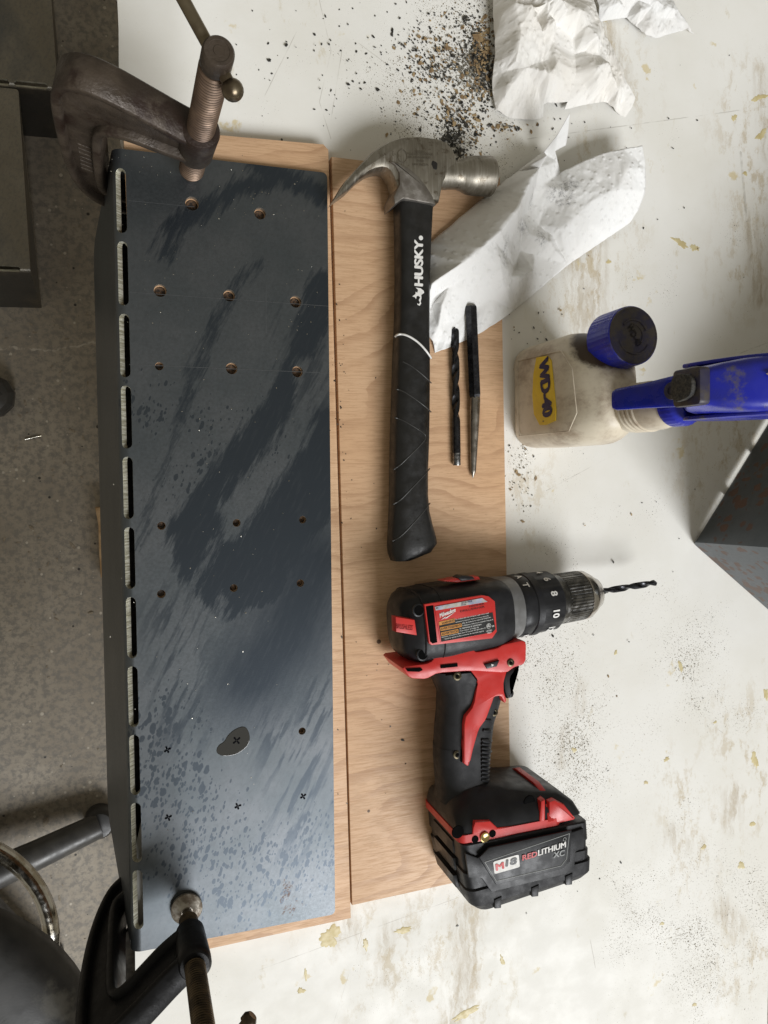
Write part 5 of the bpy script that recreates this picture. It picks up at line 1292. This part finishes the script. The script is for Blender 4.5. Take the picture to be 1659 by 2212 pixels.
chips('steel_flecks', [(560, 440, 60, 25, 26), (480, 700, 140, 250, 36), (480, 1300, 120, 300, 36), (360, 300 + 60, 90, 20, 12), (340, 620, 40, 60, 10), (650, 650, 30, 40, 12)], M_CHIPS, .00027, 'tiny bright flecks of swarf on the oiled bracket', z0=TS, seed=12)
chips('ply_dust', [(860, 1200, 90, 250, 10), (790, 1500, 60, 200, 7), (735, 800, 10, 150, 30)], M_CHIPD, .0004, 'specks of grit on the plywood boards', z0=T, seed=15)
chips('floor_grit', [(90, 900, 70, 250, 60), (100, 1500, 70, 300, 40), (150, 620, 50, 150, 24)], M_CHIPS2, .0012, 'pale grit and splinters on the concrete floor', z0=FLOOR, seed=18, aspect=3.5)

# dried glue drops on the paint
M_GLUE = simple('dried_yellow_glue', (0.68, 0.59, 0.34), (0.56, 0.46, 0.22), 0.5, 0.0, scale=120, lo=0.3, hi=0.7)
M_GLUEP = simple('dried_pale_glue', (0.66, 0.58, 0.34), (0.56, 0.46, 0.24), 0.4, 0.0, scale=120)
def drop(c, rx, ry, rot, mat, seed):
    rnd = random.Random(seed); n = 44; ph = [rnd.uniform(0, 6.28) for _ in range(4)]; R = []
    for k, h in ((1.0, .00004), (.93, .00016), (.6, .00022), (.05, .00022)):
        ring = []
        for i in range(n):
            a = 2 * math.pi * i / n; w_ = 1 + .16 * math.sin(2 * a + ph[0]) + .12 * math.sin(3 * a + ph[1]) + .55 * noise.noise((math.cos(a) * 2.2 + seed * 3.1, math.sin(a) * 2.2, ph[2])) + .3 * noise.noise((math.cos(a) * 6 + seed, math.sin(a) * 6, ph[3]))
            x, y = rx * k * w_ * math.cos(a), ry * k * w_ * math.sin(a)
            ring.append(Vector((c.x + x * math.cos(rot) - y * math.sin(rot), c.y + x * math.sin(rot) + y * math.cos(rot), c.z + h)))
        R.append(ring)
    return loft(R)
gl = [drop(P(x, y), rx / 1000, ry / 1000, rot, None, i) for i, (x, y, rx, ry, rot) in enumerate(((713, 2022, 8.5, 8, 0), (735, 1978, 7, 2.2, -.2), (1585, 255, 3.5, 3, 0), (1640, 210, 9, 3, .3), (1645, 290, 7, 4, .8), (1610, 375, 3, 2, 0), (870, 1980 + 30, 7, 2.5, -.1), (1005, 2190, 12, 4, .3), (1068, 1930, 2.5, 2, 0), (1085, 2075, 1.8, 5, .2), (1630, 1640, 4, 8, .1), (1500, 2170, 2.5, 2, 0), (1430, 1995, 2.4, 1.6, 0), (1625, 1780, 3.5, 2.5, 0), (1545, 1560, 1.8, 1.6, 0), (660, 2105, 1.2, 5, .1), (650, 2140, 3, 2.4, 0), (1655, 1500, 3, 6, 0)))]
kind(build('dried_glue', merge(*gl), M_GLUE, smooth=40), 'stuff', 'yellow drops of dried glue on the bench paint')
gl = [drop(P(x, y), rx / 1000, ry / 1000, rot, None, i + 40) for i, (x, y, rx, ry, rot) in enumerate(((1470, 525, 9, 3.5, -.3), (1500, 535, 5, 3, 0), (1240, 1620, 3, 2, 0), (1520, 1830, 3, 2.6, 0), (1600, 1870, 3.5, 4.5, .3), (1470, 1440, 2, 6, .3), (1330, 1410, 2, 2, 0), (1395, 1690, 2.4, 2, 0), (790, 2040, 3, 5, 0), (1315, 565, 2.2, 2, 0), (1345, 910, 2.4, 1.4, 0), (1440, 1640, 3, 2.4, .2)))]
kind(build('dried_glue', merge(*gl), M_GLUEP, smooth=40), 'stuff', 'pale smears of dried glue on the bench paint')

# pool of oil on the bracket
pl_ = [tuple(zC(x, y, TS)[:2]) for x, y in ((785, 635), (800, 585), (845, 560), (870, 510), (930, 465), (985, 452), (1012, 485), (1022, 540), (1005, 590), (950, 635), (900, 655), (830, 660))]
nt = NT('oil'); nt.set(color=(0.035, 0.035, 0.034), rough=0.05, spec=1.0)
oil = build('oil_pool', prism(chaikin(pl_, 2), TS + .00005, TS + .0005, .0004, 0, steps=4), nt.m, loc=(pl_[0][0], pl_[0][1], TS), smooth=4)
tag(oil, 'small glossy pool of cutting oil round a marked cross on the bracket', 'oil pool')
for q in steel.children:
    pass
c = zC(928, 550, TS); parts = []
for k in range(4):
    a = rad(35 + 90 * k); d = Vector((math.cos(a), math.sin(a), 0)); e = Vector((-d.y, d.x, 0)) * .0008; o_ = Vector((c.x, c.y, TS + .0007))
    parts.append(([o_ + d * .0004 - e * .6, o_ + d * .0030 - e, o_ + d * .0037, o_ + d * .0030 + e, o_ + d * .0004 + e * .6], [(0, 1, 2, 3, 4)]))
build('cross_mark', merge(*parts), M_INK, root=oil)

# ------------------------------------------------------------------ things on the floor
M_VINYL = simple('black_vinyl', (0.022, 0.022, 0.021), (0.034, 0.033, 0.031), 0.42, 0.0, scale=30, bump=0.1, bscale=600, dirt=(0.10, 0.095, 0.08), dirt_lo=0.60, dirt_scale=12)
M_CHR = simple('worn_chrome', (0.62, 0.60, 0.55), (0.42, 0.38, 0.30), 0.2, 1.0, scale=60, lo=0.45, hi=0.6)
M_STUBE = simple('black_painted_tube', (0.045, 0.044, 0.042), (0.070, 0.067, 0.062), 0.42, 0.1, scale=40)
SC = Vector((-.262, -.628, 0))
t = thing('shop_stool', 'round black stool with chrome foot ring in the bottom left corner', 'stool', (SC.x, SC.y, FLOOR))
build('seat', lathe([(-.262, .10), (-.262, .195), (-.258, .206), (-.245, .213), (-.228, .213), (-.212, .206), (-.202, .190), (-.197, .15), (-.196, .08), (-.196, .001)], SC, (0, 0, 1), 64), M_VINYL, root=t, smooth=50)
build('column', lathe([(FLOOR + .10, .035), (FLOOR + .16, .030), (-.45, .026), (-.263, .026), (-.262, .06)], SC, (0, 0, 1), 32), M_STUBE, root=t, smooth=40)
rg = []
RC = Vector((-.290, -.632, -.50))
for i in range(65):
    a = 2 * math.pi * i / 64; rg.append(RC + Vector((math.cos(a), math.sin(a), 0)) * .166)
build('foot_ring', tube(rg, .0115, 14, False), M_CHR, root=t, smooth=60)
hub = Vector((SC.x - .02, SC.y - .045, FLOOR + .075))
e1 = P(214, 1783, FLOOR + .040)
for k in range(5):
    d0 = (e1 - hub); L0 = d0.length; a = math.atan2(d0.y, d0.x) + k * 2 * math.pi / 5
    q = hub + Vector((math.cos(a) * Vector((d0.x, d0.y)).length, math.sin(a) * Vector((d0.x, d0.y)).length, d0.z))
    lg = build('leg', tube([hub, hub + (q - hub) * .5 + Vector((0, 0, .004)), q], [.028, .025, .022], 16), M_STUBE, root=t, smooth=50)
    build('end_cap', lathe([(-.040, .022), (-.035, .026), (-.003, .027), (.004, .022), (.006, .010)], (q.x, q.y, q.z), (0, 0, 1), 24), M_VINYL, root=t, parent=lg, smooth=40)
# rubber caster peeping in at the left edge
kc = P(-18, 856, FLOOR + .03)
t = thing('caster', 'black rubber caster poking in at the left edge of the floor', 'caster', (kc.x, kc.y, FLOOR))
wh = build('wheel', lathe([(-.014, .010), (-.014, .027), (-.011, .030), (.011, .030), (.014, .027), (.014, .010)], (kc.x, kc.y, FLOOR + .0302), (.5, .87, 0), 32), M_VINYL, root=t, smooth=40)
build('hood', lathe([(.010, .034), (.026, .037), (.040, .036), (.052, .028), (.058, .012), (.070, .009)], (kc.x, kc.y, FLOOR), (0, 0, 1), 10), M_STUBE, root=t, smooth=20)
# offcut on the floor under the bench edge
M_OFFCUT = simple('raw_pine', (0.52, 0.36, 0.20), (0.36, 0.22, 0.10), 0.7, scale=40)
w0, w1 = P(207, 1095, FLOOR), P(219, 1242, FLOOR)
o = build('wood_offcut', prism([(w0.x, w0.y), (w0.x + .09, w0.y + .004), (w1.x + .09, w1.y), (w1.x, w1.y), (w1.x - .001, (w0.y * .4 + w1.y * .6)), (w0.x + .004, w0.y - .03)], FLOOR + .0005, FLOOR + .036, .001), M_OFFCUT, loc=(w0.x + .04, (w0.y + w1.y) / 2, FLOOR))
tag(o, 'pale timber offcut on the floor showing past the bracket flange', 'wood')
pq = P(266, 0, FLOOR)
o = build('paper_scrap', ([pq + Vector((-.03, .03, .001)), pq + Vector((.03, .03, .003)), pq + Vector((.015, -.006, .001)), pq + Vector((0, -.012, .004)), pq + Vector((-.012, -.004, .001))], [(4, 3, 2, 1, 0)]), M_WHITE, loc=(pq.x, pq.y, FLOOR))
tag(o, 'white paper scrap on the floor at the top edge of the picture', 'paper')

na, nb = P(54, 949, FLOOR + .002), P(89, 941, FLOOR + .002)
o = build('nail', tube([na, nb], .0016, 8), M_CHR, loc=(na.x, na.y, FLOOR), smooth=60)
tag(o, 'small bright headless nail lying on the concrete floor', 'nail')
